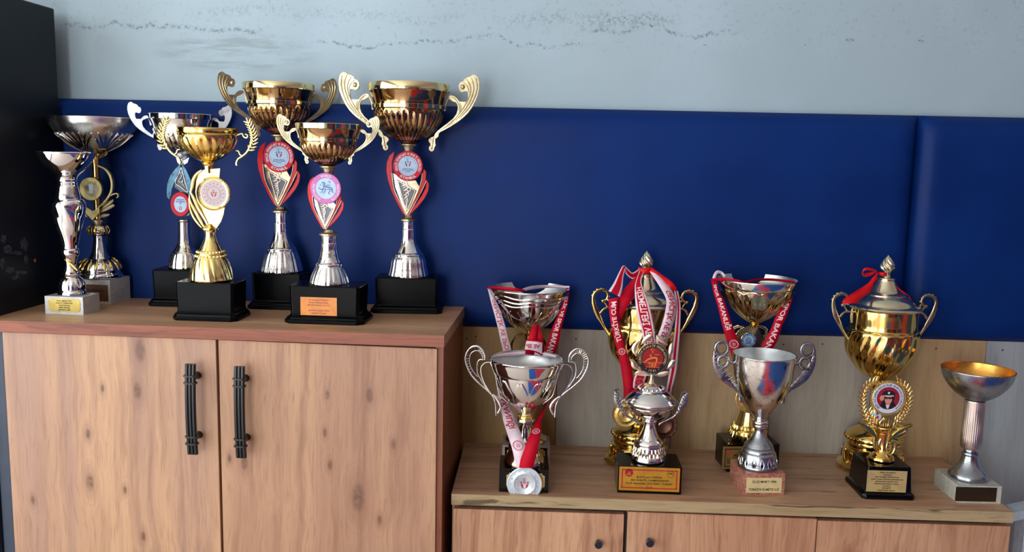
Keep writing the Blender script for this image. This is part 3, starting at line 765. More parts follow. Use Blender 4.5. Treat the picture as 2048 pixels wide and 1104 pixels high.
def medallion(T, px, py, r, off, ring, face, rim, th=.004, name='medallion', parent=None, ez=1, ex=1):
    o = T.disc(name, px, py, [(r*.99, -th), (r, -th*.3), (r, th*.4), (r*.97, th*.7), (r*.94, th*.7)], rim, off, parent, ex=ex, ez=ez)
    mp, mm, c = T.dmap(px, py, off+th*.7+.0004)
    mp2 = lambda a, b: mp(a*ex, b*ez)
    if ring: decal('ring', [ring2(0, 0, r*.66, r*.95, 48)], mp2, ring, o)
    decal('face', [disc2(0, 0, r*.66 if ring else r*.94, 40)], mp2, face, o)
    up = T.dmap(px, py, off+th*.7+.0008)[0]
    return o, (lambda a, b: up(a*ex, b*ez))
FLAME = dict(
    w1=[(300, 195), (235, 255), (205, 340), (200, 430), (215, 540), (260, 680), (330, 830), (400, 960), (432, 985), (440, 980), (375, 840), (310, 700), (285, 590), (275, 480), (270, 330), (290, 262)],
    w2=[(660, 410), (690, 450), (685, 560), (650, 650), (590, 760), (530, 880), (470, 985), (455, 975), (520, 850), (590, 700), (630, 560), (640, 470)],
    w3=[(695, 545), (725, 600), (715, 690), (670, 780), (590, 880), (482, 988), (472, 985), (530, 890), (630, 750), (680, 650)],
    pan=[(285, 470), (310, 640), (380, 830), (440, 985), (470, 985), (530, 850), (595, 690), (605, 635), (560, 555), (470, 565)],
    tri=[(325, 540), (385, 770), (448, 945), (512, 825), (572, 680)])
def flame_holder(T, mx, my, sc, off, seed, pattern='none', vs=None, panel='tan_gold', inner='filigree'):
    vs = vs or sc
    q = lambda P: [(mx+(a[0]-465)/6.13*sc, my+(a[1]-380)/6.13*vs)+tuple(k/6.13*sc for k in a[2:]) for a in P]
    h = T.plate('holder', q(FLAME['pan']), panel, .006, off)
    for k, b in (('w1', .009), ('w2', .009), ('w3', .007)):
        o = T.plate('flame', q(FLAME[k]), 'red_enamel', b, off, bevel=.0015)
    mb = MB()       # pale edging of the flames
    for P in ([(440, 985, 9), (372, 835, 9), (305, 690, 9), (280, 580, 9), (270, 470, 8)], [(470, 985, 8), (535, 865, 8), (610, 730, 8), (655, 640, 8), (690, 560, 7)], [(452, 975, 8), (516, 850, 8), (585, 700, 8), (628, 560, 7), (640, 470, 6)]):
        T.sweep(mb, q(P), .003, off+.0055, 4)
    mb.build('edging', 'tan_gold', h)
    T.plate('inset', q(FLAME['tri']), 'smoke', .002, off+.0035, h)
    mb = MB(); rnd = random.Random(seed)     # openwork scrolls in the triangle
    for k in range(12):
        t = k/11.; yy = 590+300*t; half = 92*(1-t)+8; xx = 450-10*t+rnd.uniform(-.4, .4)*half
        P = [(xx-half*.35, yy-14, 7), (xx+half*.1, yy-30*(1-t)-8, 10), (xx+half*.35, yy+2, 9), (xx, yy+22, 8), (xx-half*.3, yy+34, 6)]
        T.sweep(mb, q(P), .003, off+.0055, 3)
    for P in ([(338, 560, 10), (400, 780, 10), (446, 925, 9)], [(556, 683, 10), (500, 820, 10), (450, 925, 9)], [(338, 560, 10), (440, 615, 10), (556, 683, 10)]): T.sweep(mb, q(P), .003, off+.005, 3)
    mb.build('scrollwork', inner, h)

# ------------------------------------------------------------------ 1 small silver goblet on white marble, far left
def T_a():
    T = Trophy('small silver goblet with a spiral stem on a white marble block, nearest the black cabinet', -1.158, -.232, TOP, -3.5, group=TALL)
    T.block(.099, .072, 594, 'marble_white'); hb = T.hb
    T.plaque((97, 596.5, 161, 624.5), .072, 'brass', ['MUALLİMLER LİGİ', 'KARATE TURNUVASI', 'YILDIZ BAYAN', 'ÜMİT BAYAN', 'ARTVİN 2.LİĞİ'], round_=.18, mt=.06, mb_=.05)
    T.lathe('foot', [(544, 14), (548, 17), (552, 15.5), (553, 15), (556, 19), (562, 23), (570, 25), (577, 25.5), (578, 23.5), (581, 26), (586, 26.5), (588, 25)], 'chrome', hb, seg=96, fl=(555, 577, 16, .05, 'lobe', 0))
    T.lathe('stem', [(512, 14.5), (516, 13), (522, 11), (529, 10), (536, 12), (542, 15), (547, 16)], 'chrome', seg=72, fl=(512, 547, 3, .10, 'lobe', 1.6), sm=3)
    T.sweep(mb := MB(), [(T.ax(516)-11, 518, 3), (T.ax(524)-2, 526, 4), (T.ax(532)+6, 533, 4), (T.ax(541)+13, 541, 3)], .004, .0125, 4); mb.build('gilt_band', 'copper', T.r)
    T.lathe('stem', [(496, 13), (499, 16.5), (505, 17), (510, 15.5), (514, 13)], 'chrome', sm=3)
    T.lathe('spiral_cone', [(398, 20), (402, 29), (410, 32.5), (418, 32), (430, 30), (445, 26.5), (460, 22.5), (475, 18), (490, 15), (497, 14)], 'chrome', sm=3, seg=84,
            fl=(400, 497, 4, .055, 'lobe', 2.6), tilt=lambda t, r, z: .10*r*cos(t+.4)*min(1, max(0, (z-T.z(440))/.05)))
    T.lathe('ball', [(357, 17), (358, 18.5), (362, 18.7), (363, 17.5), (366, 19), (369, 18), (372, 19.5), (380, 21), (388, 22.5), (396, 23.5), (400, 22)], 'chrome', sm=2)
    T.lathe('bowl', [(304, 54), (306, 54.3), (309, 53.5), (318, 50), (327, 44.5), (336, 37), (343, 30), (349, 23.5), (354, 19.5), (358, 18)], 'chrome', sm=3, inner=340, seg=72)
T_a()

# ------------------------------------------------------------------ 2 tall silver and gold goblet on marble, behind
def T_b():
    T = Trophy('tall silver goblet with gold petals and ring-shaped stem, behind the small spiral goblet', -1.172, -.062, TOP, -6, face=-4, group=TALL)
    T.block(.112, .092, 560, 'marble_white'); hb = T.hb
    T.plaque((140, 567, 217, 603), .092, 'plaq_brown', ['GENÇLİK KUPASI', 'ŞAMPİYONASI'], mt=.2, mb_=.2)
    A = T.ax
    T.lathe('foot', [(516, 21), (518, 26), (524, 34), (532, 38), (538, 39), (540, 37), (541, 38), (545, 38.5), (546, 41), (550, 42), (554, 42), (556, 40)], 'chrome', hb, sm=2, seg=72)
    mb = MB()
    for k in range(16):
        t = 2*pi*k/16; P = [(517, 26.5), (523, 34.5), (530, 38.6), (537, 40)]
        pts = [Vector((r*cos(t), r*sin(t), z)) for r, z in T.prof(P)]; n = Vector((cos(t), sin(t), .5)).normalized()
        mb.sweep([Vector(p) for p in cr([tuple(q) for q in pts], 3)], n, [.003, .006, .0085, .0095, .0095, .009, .0075, .006, .004, .002][:len(cr([tuple(q) for q in pts], 3))], .004, 8, 1)
    mb.build('petals', 'yellow_gold', T.r)
    T.lathe('stem', [(470, 9), (474, 10.5), (476, 9.5), (490, 11.5), (505, 14.5), (513, 18), (518, 21)], 'chrome', sm=3)
    T.lathe('bead', [(446, 9), (449, 12), (454, 18), (461, 19.5), (467, 17), (472, 11)], 'chrome', sm=3)
    mb = MB()
    for k in range(14):
        t = 2*pi*k/14; pts = [(r*cos(t), r*sin(t), z) for r, z in T.prof([(451, 15.5), (456, 19.5), (462, 20.4), (468, 17)])]
        mb.sweep([Vector(p) for p in cr(pts, 2)], Vector((cos(t), sin(t), 0)), [.002, .005, .006, .006, .006, .005, .002], .003, 6, 1)
    mb.build('petals', 'yellow_gold', T.r)
    T.lathe('collar', [(437, 8), (440, 12.5), (443, 12.5), (444, 10), (447, 9.5)], 'tan_gold')
    # gold holder: post, ring, chevron, leaves, disc
    X = lambda x, y: (80+x/5.81, 290+y/5.81)
    mb = MB(); mb.lathe(T.prof([(318, 9), (327, 8), (330, 7.5), (440, 7)]), 24)
    mb.build('stem', 'gold', T.r)
    ring = [X(a, b)+(w/5.81,) for a, b, w in ((680, 240, 22), (760, 275, 30), (820, 350, 36), (845, 440, 36), (838, 530, 34), (800, 610, 30), (740, 680, 26), (690, 730, 20))]
    ring2_ = [X(a, b)+(w/5.81,) for a, b, w in ((560, 240, 22), (470, 285, 28), (420, 350, 32), (405, 440, 34), (412, 530, 34), (440, 620, 30), (500, 690, 26), (550, 730, 20))]
    mb = MB(); T.sweep(mb, ring, .012, .004); T.sweep(mb, ring2_, .012, .004)
    T.sweep(mb, [X(a, b)+(w/5.81,) for a, b, w in ((800, 605, 20), (850, 575, 22), (900, 565, 20), (915, 595, 18), (895, 615, 14))], .008, .004)
    mb.plate([T.loc(*X(a, b), .016) for a, b in ((495, 690), (610, 770), (690, 725), (690, 780), (610, 875), (500, 760))], [T.loc(*X(a, b), .004) for a, b in ((495, 690), (610, 770), (690, 725), (690, 780), (610, 875), (500, 760))])
    mb.build('ring_frame', 'satin_gold', T.r)
    mb = MB()
    for L in (((690, 790, 10), (760, 740, 60), (850, 700, 44), (862, 690, 8)), ((700, 760, 10), (770, 700, 50), (840, 650, 34), (855, 630, 6)), ((660, 830, 10), (730, 820, 50), (800, 810, 30), (810, 800, 8)),
              ((560, 840, 10), (520, 815, 40), (480, 800, 24), (475, 795, 6))): T.sweep(mb, [X(a, b)+(w/5.81,) for a, b, w in L], .006, .004, 4, flat=1)
    mb.build('leaves', 'tan_gold', T.r)
    m, mp = medallion(T, 80+595/5.81, 290+510/5.81, 23, .018, 'satin_gold', 'tan_gold', 'satin_gold', .006)
    decal('figure', [([(-5, -9), (4, -9), (4, 9), (-5, 9)], [(0, 1, 2, 3)])], mp, 'medal_silver', m)
    mb = MB()
    for t in (-.8, .0, .8): T.sweep(mb, [(A(312)+t*12, 314, 5), (A(306)+t*26, 308, 7), (A(306)+t*30, 302, 4)], .008, .012, 4)
    mb.lathe(T.prof([(306, 12), (310, 13), (314, 10), (318, 9)]), 24); mb.build('knob', 'yellow_gold', T.r)
    # shallow bowl with palm-leaf relief
    bowl = [(235, 84), (236.5, 84.4), (240, 83.4), (250, 81), (262, 74), (275, 63), (287, 49), (297, 34), (304, 20), (308, 12)]
    T.lathe('bowl', bowl, metal('brushed_silver', (.76, .74, .72, 1), .24), sm=3, inner=275, seg=96)
    mb = MB()
    for c in range(6):
        for j in range(-3, 4):
            t0 = 2*pi*c/6-pi/2; pts = []
            for i, (py, f) in enumerate(((303, .0), (293, .35), (280, .7), (268, 1.0))):
                r, z = T.prof([(py, {303: 22, 293: 41, 280: 58, 268: 70.5}[py]+1.0)])[0]; t = t0+j*.075*f*2.2+.02*j
                pts.append((r*cos(t), r*sin(t), z))
            q = cr(pts, 3); mb.sweep([Vector(p) for p in q], Vector((cos(t0), sin(t0), -.4)).normalized(), [.002+.006*sin(pi*i/(len(q)-1)) for i in range(len(q))], .003, 6, 1)
    mb.build('leaf_relief', 'silver', T.r)
T_b()

# ------------------------------------------------------------------ 3 silver two-handled cup, back row
def T_c():
    T = Trophy('silver two-handled cup with a blue-grey leaf stem, half hidden behind the gold laurel cup', -.938, -.068, TOP, 2, face=20, group=TALL)
    hb = T.plinth(.165, .116, 541, 'black', .013, .012)
    T.lathe('foot', [(438, 11), (441, 12.5), (444, 11), (447, 11), (470, 11.5), (485, 13), (494, 17), (500, 21), (503, 23), (505, 25), (510, 27), (520, 30), (533, 32), (537, 31)], 'silver', hb, sm=3, seg=120, fl=(505, 538, 20, .035, 'lobe', 0))
    fl = Trophy.loc
    X = lambda L: [(320+a[0]/6.49, 310+a[1]/6.49)+tuple(k/6.49 for k in a[2:]) for a in L]
    oo = T.ul.copy(); T.face = None
    T2 = T
    sv = (T.u, T.n, T.nl, T.ul); T.u, T.n = Vector((1, 0, 0)), Vector((0, -1, 0)); T.nl, T.ul = T.inv @ T.n, T.inv @ T.u
    T.plate('leaf', X([(272, 105), (200, 170), (130, 260), (90, 370), (82, 470), (85, 545), (120, 585), (150, 530), (155, 450), (195, 350), (262, 180)]), 'blueleaf', .008, .012)
    T.plate('leaf', X([(285, 110), (350, 200), (405, 330), (420, 470), (405, 640), (380, 790), (340, 800), (370, 600), (365, 470), (330, 330), (285, 165)]), 'blueleaf', .008, .012)
    h = T.plate('holder', X([(275, 130), (185, 370), (180, 420), (250, 470), (300, 800), (380, 800), (385, 480), (330, 330)]), 'smoke', .006, .010)
    mb = MB()
    for P in ([(275, 160, 14), (240, 260, 14), (200, 360, 14), (275, 420, 14), (360, 480, 14), (320, 320, 14), (278, 160, 14)], [(262, 250, 8), (285, 270, 10), (270, 300, 9), (245, 340, 9), (280, 350, 10), (300, 330, 8), (290, 370, 9), (320, 400, 9)], [(255, 240, 7), (275, 225, 8), (290, 250, 7)]):
        T.sweep(mb, X(P), .003, .0145, 4)
    mb.build('scrollwork', 'antique', h)
    m, mp = medallion(T, 360.8, 408.6, 24, .022, 'ring_red', 'pale_blue', 'red_enamel', .004, ex=.80)
    decal('emblem', [emblem(0, -7, 6)]*0+emblem(0, -7, 6), mp, 'red_ink', m)
    decal('lettering', [tx('GENÇLİK VE', 0, 9, 2.4, 20), tx('SPOR MERKEZİ', 0, 5, 2.6, 24), tx('2010', 0, 1.5, 2.2, 18)], mp, 'navy_print', m)
    mb = MB()
    for sd in (-1, 1): mb.plate([T.loc(365+a, b, .014) for a, b in ((sd*1, 322), (sd*13, 315), (sd*10, 325), (sd*4, 329))][::sd], [T.loc(365+a, b, .004) for a, b in ((sd*1, 322), (sd*13, 315), (sd*10, 325), (sd*4, 329))][::sd])
    mb.lathe(T.prof([(310, 12), (312, 14), (315, 13), (318, 9), (330, 8)]), 24)
    mb.build('collar', 'white_metal', T.r)
    T.u, T.n, T.nl, T.ul = sv
    wing_cup(T, 228.5, 62, .69, None, None, .6, n=26, bowl_m='silver', band='chrome')
    handle_wing(T, 'white_metal', 228.5, .605, None, 62, dy=-8, plain_=True)
T_c()

# ------------------------------------------------------------------ 4 bright gold cup with laurel handles, front
def T_d():
    T = Trophy('bright gold fluted cup with laurel-leaf handles on a black plinth, beside the orange-plaque cup', -.797, -.253, TOP, -1.5, face=3, group=TALL)
    hb = T.plinth(.162, .112, 566, 'black', .011, .014)
    T.lathe('foot', [(454, 10), (460, 11), (470, 10.5), (478, 12), (486, 15.5), (494, 19), (500, 22), (505, 25)], 'bright_gold', sm=3)
    T.lathe('foot_dome', [(500, 24), (505, 27), (510, 28), (514, 29.5), (522, 33), (534, 37), (548, 40), (558, 41.5), (560, 42), (563, 40)], 'bright_gold', hb, sm=2, seg=120, fl=(512, 560, 18, .045, 'lobe', .25))
    mb = MB()
    for k in range(26):
        t = 2*pi*k/26
        for py, hw in ((503, 26), (511, 29)): r, z = T.prof([(py, hw)])[0]; mb.ball((r*cos(t), r*sin(t), z), .0034, seg=6)
    mb.build('beading', 'bright_gold', T.r)
    T.lathe('collar', [(447, 8), (452, 12), (456, 16.5), (459, 16.5), (461, 12), (464, 11)], 'bright_gold')
    X = lambda L: [(320+a[0]/6.49, 310+a[1]/6.49)+tuple(k/6.49 for k in a[2:]) for a in L]
    h = T.plate('holder', X([(560, 192), (785, 172), (775, 290), (900, 480), (842, 690), (830, 770), (795, 870), (738, 955), (560, 955), (620, 880), (540, 700), (480, 600), (455, 480), (470, 330), (500, 240)]), 'satin_gold', .009, .004)
    mb = MB()
    for P in ([(545, 195, 20), (480, 245, 40), (435, 320, 50), (415, 420, 46), (405, 480, 30)], [(395, 470, 30), (430, 540, 44), (500, 690, 52), (590, 840, 50), (640, 945, 26)], [(385, 520, 20), (400, 610, 36), (460, 730, 46), (530, 860, 46), (585, 945, 24)], [(380, 560, 14), (392, 680, 28), (430, 790, 34), (490, 880, 34), (545, 940, 20)]):
        T.sweep(mb, X(P), .010, .006, 5, flat=.9)
    mb.build('fins', 'satin_gold', h)
    o = T.disc('medallion', 427.2, 387, [(33.5, -.004), (34, .0), (33.5, .004), (31, .006), (27, .0035), (25.5, .003)], 'bright_gold', .014, ex=.98)
    mp, mm, c = T.dmap(427.2, 387, .014+.0036)
    decal('face', [disc2(0, 0, 25.4, 40)], mp, plain('pinkish_print', S(178, 166, 168), .35, var=.02), o)
    mp = T.dmap(427.2, 387, .0182)[0]
    decal('emblem', emblem(0, 0, 8), mp, 'red_ink', o)
    decal('dots', [disc2(19.5*cos(2*pi*k/16), 19.5*sin(2*pi*k/16), 1.1, 8) for k in range(16)]+[ring2(0, 0, 12.4, 12.9), ring2(0, 0, 15.2, 15.5)], mp, 'pink_ink', o)
    mb = MB()
    for k in range(60):
        t = 2*pi*k/60; mb.sweep([c+T.ul*(r*mm*cos(t))+Vector((0, 0, r*mm*sin(t)))+T.nl*.001 for r in (26.5, 31.5)], T.nl, [.0009, .0013], .001, 4, 1)
    mb.build('rays', 'bright_gold', o)
    T.lathe('collar', [(327, 13), (329, 12.5), (332, 9.5), (338, 9), (346, 9)], 'bright_gold')
    T.lathe('rim_band', [(256, 58.5), (257, 59), (266, 58.6), (267, 57.5), (269, 58.6), (271, 57.5)], 'gold', inner=295, seg=72)
    T.lathe('bowl', [(270, 57.3), (275, 56.5), (284, 54), (294, 49), (303, 42), (311, 33.5), (318, 24), (323, 15), (327, 11)], 'yellow_gold', sm=4, seg=120, fl=(274, 328, 20, .05, 'lobe', .12))
    c = lambda L: [((a-1062)/7.89, 200+b/7.89)+tuple(k/7.89 for k in q) for a, b, *q in L]
    for mir in (1, -1):
        mb = MB()
        T.sweep(mb, c([(1525, 545, 24), (1600, 520, 24), (1625, 565, 26), (1670, 585, 26), (1690, 545, 22), (1650, 525, 20)]), .006, 0, 5, True, mir)
        T.sweep(mb, c([(1680, 270, 14), (1715, 380, 20), (1750, 500, 30), (1745, 620, 36), (1715, 730, 38), (1660, 820, 36), (1590, 880, 32), (1530, 920, 30), (1500, 990, 34), (1510, 1025, 26)]), .008, 0, 5, True, mir)
        T.sweep(mb, c([(1500, 790, 16), (1540, 800, 26), (1560, 850, 26), (1600, 870, 20)]), .006, 0, 4, True, mir)
        laurel(mb, T, c([(1700, 800), (1770, 690), (1785, 570), (1760, 450), (1712, 340)]), 5.2, 11.5, .002, True, mir, .006, 2)
        T.sweep(mb, c([(1690, 330, 8), (1685, 290, 36), (1668, 268, 8)]), .006, 0, 3, True, mir, 1)
        mb.build('handle', 'satin_gold', T.r)
T_d()

# ------------------------------------------------------------------ 5-7 bronze-gold cups with flame holders
ARC = 'GENÇLİK HİZMETLERİ VE SPOR İL MÜDÜRLÜĞÜ'
def official(T, mx, my, r, off):
    m, mp = medallion(T, mx, my, r, off, 'ring_red', 'pale_blue', 'red_enamel')
    decal('lettering', arc_tx(ARC, r*.80, r*.15, 0, 232)+arc_tx('ISTANBUL', r*.80, r*.17, 180, 78, True), mp, 'white_print', m)
    it = emblem(0, r*.2, r*.3); decal('emblem', it[:4]+it[5:6], mp, 'navy_print', m); decal('emblem', it[4:5]+it[6:], mp, 'red_ink', m)
    decal('lettering', [tx('İSTANBUL GENÇLİK', 0, -r*.18, r*.07, r*.7), tx('SPOR KULÜPLERİ', 0, -r*.28, r*.085, r*.8), tx('KUPASI', 0, -r*.39, r*.07, r*.4)]+
          [s for k in range(22) for s in [disc2(r*.56*cos(radians(-60+k*13.6-115)), r*.56*sin(radians(-60+k*13.6-115)), r*.028, 6)]], mp, 'blue_print', m)
    return m
def T_wing(label, x, y, yaw, face, rim, hw, vs, med, mr, foot, top_py, w_, d_, hsc, n, hold_sc=1, hold_vs=None, hdy=0, inset=.014, cut=.012):
    T = Trophy(label, x, y, TOP, yaw, face=face, group=TALL)
    hb = T.plinth(w_, d_, top_py, 'black', inset, cut)
    f = foot       # (collar y, neck y0, neck y1, ring y, bottom y, hw_collar, hw_neck, hw_ring, hw_bottom)
    T.lathe('collar', [(f[0]-8, 8.5), (f[0]-3, 11), (f[0], f[5]), (f[0]+3, f[5]), (f[0]+4.5, f[6]+1)], 'tan_gold')
    T.lathe('neck', [(f[0]+4, f[6]+.8), (f[0]+10, f[6]), (f[1], f[6]), (f[1]+.5, f[6]+1.2), (f[1]+2, f[6]+1.2), (f[2], f[6]+1), (f[2]+(f[3]-f[2])*.3, f[6]+3), (f[2]+(f[3]-f[2])*.6, (f[6]+f[7])/2-1), (f[3]-3, f[7]-3)], 'chrome', sm=3)
    T.lathe('foot', [(f[3]-4, f[7]-3.5), (f[3]-1, f[7]), (f[3]+1, f[7]+.6), (f[3]+3, f[7]-.5), (f[3]+12, f[7]+3.5), (f[3]+(f[4]-f[3])*.6, f[8]-3.5), (f[4]-3, f[8]), (f[4], f[8]-.5)], 'chrome', hb, sm=3, seg=132, fl=(f[3]+3, f[4]+1, 22, .035, 'lobe', 0))
    sv = (T.u, T.n, T.nl, T.ul); a = radians(yaw); T.u, T.n = Vector((cos(a), sin(a), 0)), Vector((sin(a), -cos(a), 0)); T.nl, T.ul = T.inv @ T.n, T.inv @ T.u
    flame_holder(T, med[0], med[1], hold_sc, .004, n, vs=hold_vs, panel='champagne')
    T.T_med = med
    ytop = rim+120*vs
    T.lathe('collar', [(ytop-1, 13*hw/82), (ytop+.5, 17), (ytop+3, 17.2), (ytop+4.5, 13), (ytop+12, 10), (ytop+20, 9)], 'tan_gold')
    m = official(T, med[0], med[1], mr, .013) if n != 28 else None
    keep = (T.u, T.n, T.nl, T.ul)
    T.u, T.n, T.nl, T.ul = sv
    wing_cup(T, rim, hw, vs, None, None, hsc, n=n)
    handle_wing(T, 'tan_gold', rim, hsc, None, hw, dy=hdy)
    T.u, T.n, T.nl, T.ul = keep
    return T
T_wing('bronze-gold cup with a red flame stem, behind the gap between laurel and orange-plaque cups', -.677, -.073, -1, 28, 167.5, 70.5, .85, (557.9, 313.5), 31, (421, 445, 460, 497, 544, 17.5, 13, 30, 42), 547, .156, .116, .80, 30)
T7 = T_wing('tallest bronze-gold cup with a red flame stem, nearest the right end of the tall cabinet', -.338, -.082, 3, 1, 168, 82, 1.0, (815.9, 332), 29.6, (438, 458, 474, 508, 555, 17.2, 13.3, 31, 40.5), 556, .186, .112, 1.0, 32)
T6 = T_wing('bronze-gold cup with a purple-ringed medallion and an orange plaque on its black plinth', -.507, -.247, -1.7, 4, 248, 65, .70, (651.7, 377), 30.8, (467, 486, 497, 528, 568, 19.2, 14.4, 26, 38.5), 573, .196, .125, .63, 28, .85, .82, -4, .014, .016)
def finish6(T):
    m, mp = medallion(T, 651.7, 377, 31, .014, 'mauve', 'pale_blue', 'mauve')
    decal('lettering', arc_tx('WORLD', 25, 5, 0, 48)+arc_tx('INSTITUTE', 25, 4.6, 112, 84)+arc_tx('SHOTOKAN', 25, 4.6, 248, -84 if False else 84, False), mp, 'white_print', m)
    s = stroke2      # prowling tiger in loose brush strokes
    decal('drawing', [s([(-15, 2, 1), (-12, -1, 1.6), (-7, -2, 2), (-4, 3, 1.6), (-6, 8, 1.5)], 1), s([(-8, 10, 2), (-5, 12, 2.4), (-2, 9, 2), (-4, 6, 1.4)], 1), s([(-4, 4, 1.8), (2, 3, 2.4), (8, 2, 2), (13, -1, 1.5), (14, -6, 1)], 1),
        s([(-6, -1, 1.5), (-7, -6, 1.4), (-11, -8, 1)], 1), s([(-2, 0, 1.5), (-2, -6, 1.6), (-6, -10, 1)], 1), s([(6, 0, 2), (8, -5, 1.6), (5, -9, 1.4), (8, -12, 1)], 1), s([(10, 0, 1.6), (12, -6, 1.2), (16, -8, .8)], 1),
        s([(0, 5, 1), (4, 7, 1.2), (9, 6, 1)], 1), s([(-1, -1, 1), (3, -2, 1.2), (6, -1, 1)], 1), s([(4, 13, .8), (7, 15, .9), (9, 12, .8), (6, 11, .7)], 1), s([(-12, 5, .9), (-10, 8, 1)], 1)], mp, 'blue_print', m)
    T.plaque((601, 593.5, 674, 632), .125-.026, 'plaq_orange', ['7th European Shotokan', 'Karate Championships', 'SKDUN World Cup 2-14', '', '22-23-24 October 2010', 'Istanbul / Turkey'], 'dark_red', mt=.06, mb_=.06)
finish6(T6)
# ================================================================== trophies on the low cabinet
# ---- ribbons: rows (x left, y, x right, y, depth Y[, depth Y right]) in photograph pixels on real depths
def ribbon(rows, mats, parent, k=6, edge=0, th=.0007, name='ribbon', texts=(), marks=(), ink='white_print', o0=None):
    R = cr([tuple(r) if len(r) == 6 else tuple(r)+(r[4],) for r in rows], k)
    Lp = [on_y(r[0], r[1], r[4]) for r in R]; Rp = [on_y(r[2], r[3], r[5]) for r in R]
    O = Vector(parent.location) if parent else Vector()
    cols = [0, edge, 1-edge, 1] if edge else [0, .5, 1]
    v = []; f = []; mi = []
    n = len(R); nc = len(cols)
    for a, b in zip(Lp, Rp): v += [a.lerp(b, c)-O for c in cols]
    mb = MB()
    for i in range(n-1):
        for j in range(nc-1): f.append((i*nc+j, i*nc+j+1, (i+1)*nc+j+1, (i+1)*nc+j)); mi.append(1 if edge and j != 1 else 0)
    mb.add(v, f); mb.mi = mi
    o = mb.build(name, mats, parent, sharp=60, fix=False)
    sd = o.modifiers.new('thickness', 'SOLIDIFY'); sd.thickness = th; sd.offset = 0
    mid = [a.lerp(b, .5) for a, b in zip(Lp, Rp)]; S_ = [0]
    for i in range(1, n): S_.append(S_[-1]+(mid[i]-mid[i-1]).length)
    Lt = S_[-1]
    def at(s, t):
        s = max(0, min(Lt-1e-6, s)); i = 0
        while i < n-2 and S_[i+1] < s: i += 1
        q = (s-S_[i])/max(1e-9, S_[i+1]-S_[i])
        A, B = Lp[i].lerp(Lp[i+1], q), Rp[i].lerp(Rp[i+1], q); d = (Lp[i+1]-Lp[i]+Rp[i+1]-Rp[i])
        nn = (B-A).cross(d).normalized()
        if nn.y > 0: nn = -nn
        return A.lerp(B, t)+nn*(th/2+.0005)-O
    at_y = lambda y: next((S_[i] for i in range(n) if (R[i][1]+R[i][3])/2 >= y), Lt)
    for body, ya, yb_, hf, way, m in texts:
        vv, ff, wd = text2d(body, True); s0, s1 = at_y(ya), at_y(yb_); out = []
        for x, y in vv:
            a = x/wd; h = (y/.72-.5)*hf
            if way == 'down': out.append((s0+(s1-s0)*a, .5+h))
            elif way == 'up': out.append((s1-(s1-s0)*a, .5-h))
            else: out.append((s0+(s1-s0)*a, .5-h))        # mirrored, reading down
        q = MB().add([at(*p) for p in out], ff).build('lettering', m, o, smooth=False, fix=False)
    for y, m in marks:
        s0 = at_y(y); i = min(range(n), key=lambda q: abs(S_[q]-s0)); wdt = (Rp[i]-Lp[i]).length
        its = [ring2(0, 0, .33, .38, 24)]+emblem(0, 0, .2)+[disc2(.275*cos(2*pi*k/16), .275*sin(2*pi*k/16), .022, 6) for k in range(16)]
        q = MB()
        for vv, ff in its: q.add([at(s0-b*wdt, .5+a) for a, b in vv], ff)
        q.build('emblem', m, o, smooth=False, fix=False)
    return o
def medal(label, px, py, r, Y, m, rim='bead', group='medals hung on the trophies'):
    c = on_y(px, py, Y); M_ = tag(empty('medal', c), label, 'medal', group); mm = (c-CAM).dot(FW)/FPX; R = r*mm
    A = lambda q: (q[0], -q[2], q[1])
    rf = (lambda t, rr, z: rr*(1+.012*cos(48*t)) if rr > R*.96 else rr) if rim == 'bead' else (lambda t, rr, z: rr*(1+.05*abs(sin(7*t))) if rr > R*.9 else rr)
    o = MB().lathe([(R*.97, 0), (R, .0008), (R, .0024), (R*.97, .0032), (R*.90, .0026), (R*.88, .0026), (R*.64, .0026), (R*.62, .0033), (R*.59, .0033), (R*.57, .0026), (.0002, .0026)], 144, rf, A).build('disc', m, M_, sharp=50)
    mb = MB()
    for k in range(16):
        a = 2*pi*k/16; mb.ball((R*.79*cos(a), -.0028, R*.79*sin(a)), R*.045, 1, .5, 1, seg=8)
    mb.build('stars', m, o)['kind'] = 'stuff'
    mb = MB().lathe([(R*.10, -.001), (R*.12, .0), (R*.12, .002), (R*.09, .003)], 16, None, lambda q: (q[0], -.0015-q[2]*.4, R*1.03+q[1]*.6)); mb.build('loop', m, M_)
    return M_, R, lambda a, b, R=R: (a*R, -.0037, b*R)

def relief_leaves(T, prof, n, ys, m, k=.07):
    mb = MB()
    for c in range(n):
        t0 = 2*pi*c/n-pi/2
        for j in range(-2, 3):
            pts = []
            for py, f in zip(ys, (0, .35, .7, 1.0)):
                hw = next(a[1]+(b[1]-a[1])*(py-a[0])/(b[0]-a[0]) for a, b in zip(prof, prof[1:]) if a[0] <= py <= b[0])
                r, z = T.prof([(py, hw+.4)])[0]; t = t0+j*k*2.2*f; pts.append((r*cos(t), r*sin(t), z))
            q = cr(pts, 3); mb.sweep([Vector(p) for p in q], Vector((cos(t0), sin(t0), -.3)).normalized(), [.001+.005*sin(pi*i/(len(q)-1)) for i in range(len(q))], .003, 6, 1)
    mb.build('leaf_relief', m, T.r)['kind'] = 'stuff'
def notched_plaque(T, cor, d, ground, line, face):
    o, mp, W_, H_ = T.plaque(cor, d, ground); a, b = W_/2*.9, H_/2*.86; c = H_*.14
    P = lambda a, b: [(-a+c, -b), (a-c, -b), (a-c, -b+c*.5), (a, -b+c), (a, b-c), (a-c, b-c*.5), (a-c, b), (-a+c, b), (-a+c, b-c*.5), (-a, b-c), (-a, -b+c), (-a+c, -b+c*.5)]
    decal('border', [poly2(P(a, b))], mp, line, o); k = H_*.05
    up = lambda x, y: tuple(Vector(mp(x, y))+Vector((0, -.0003, 0)))
    decal('face', [poly2(P(a-k, b-k))], up, face, o)
    return o, mp

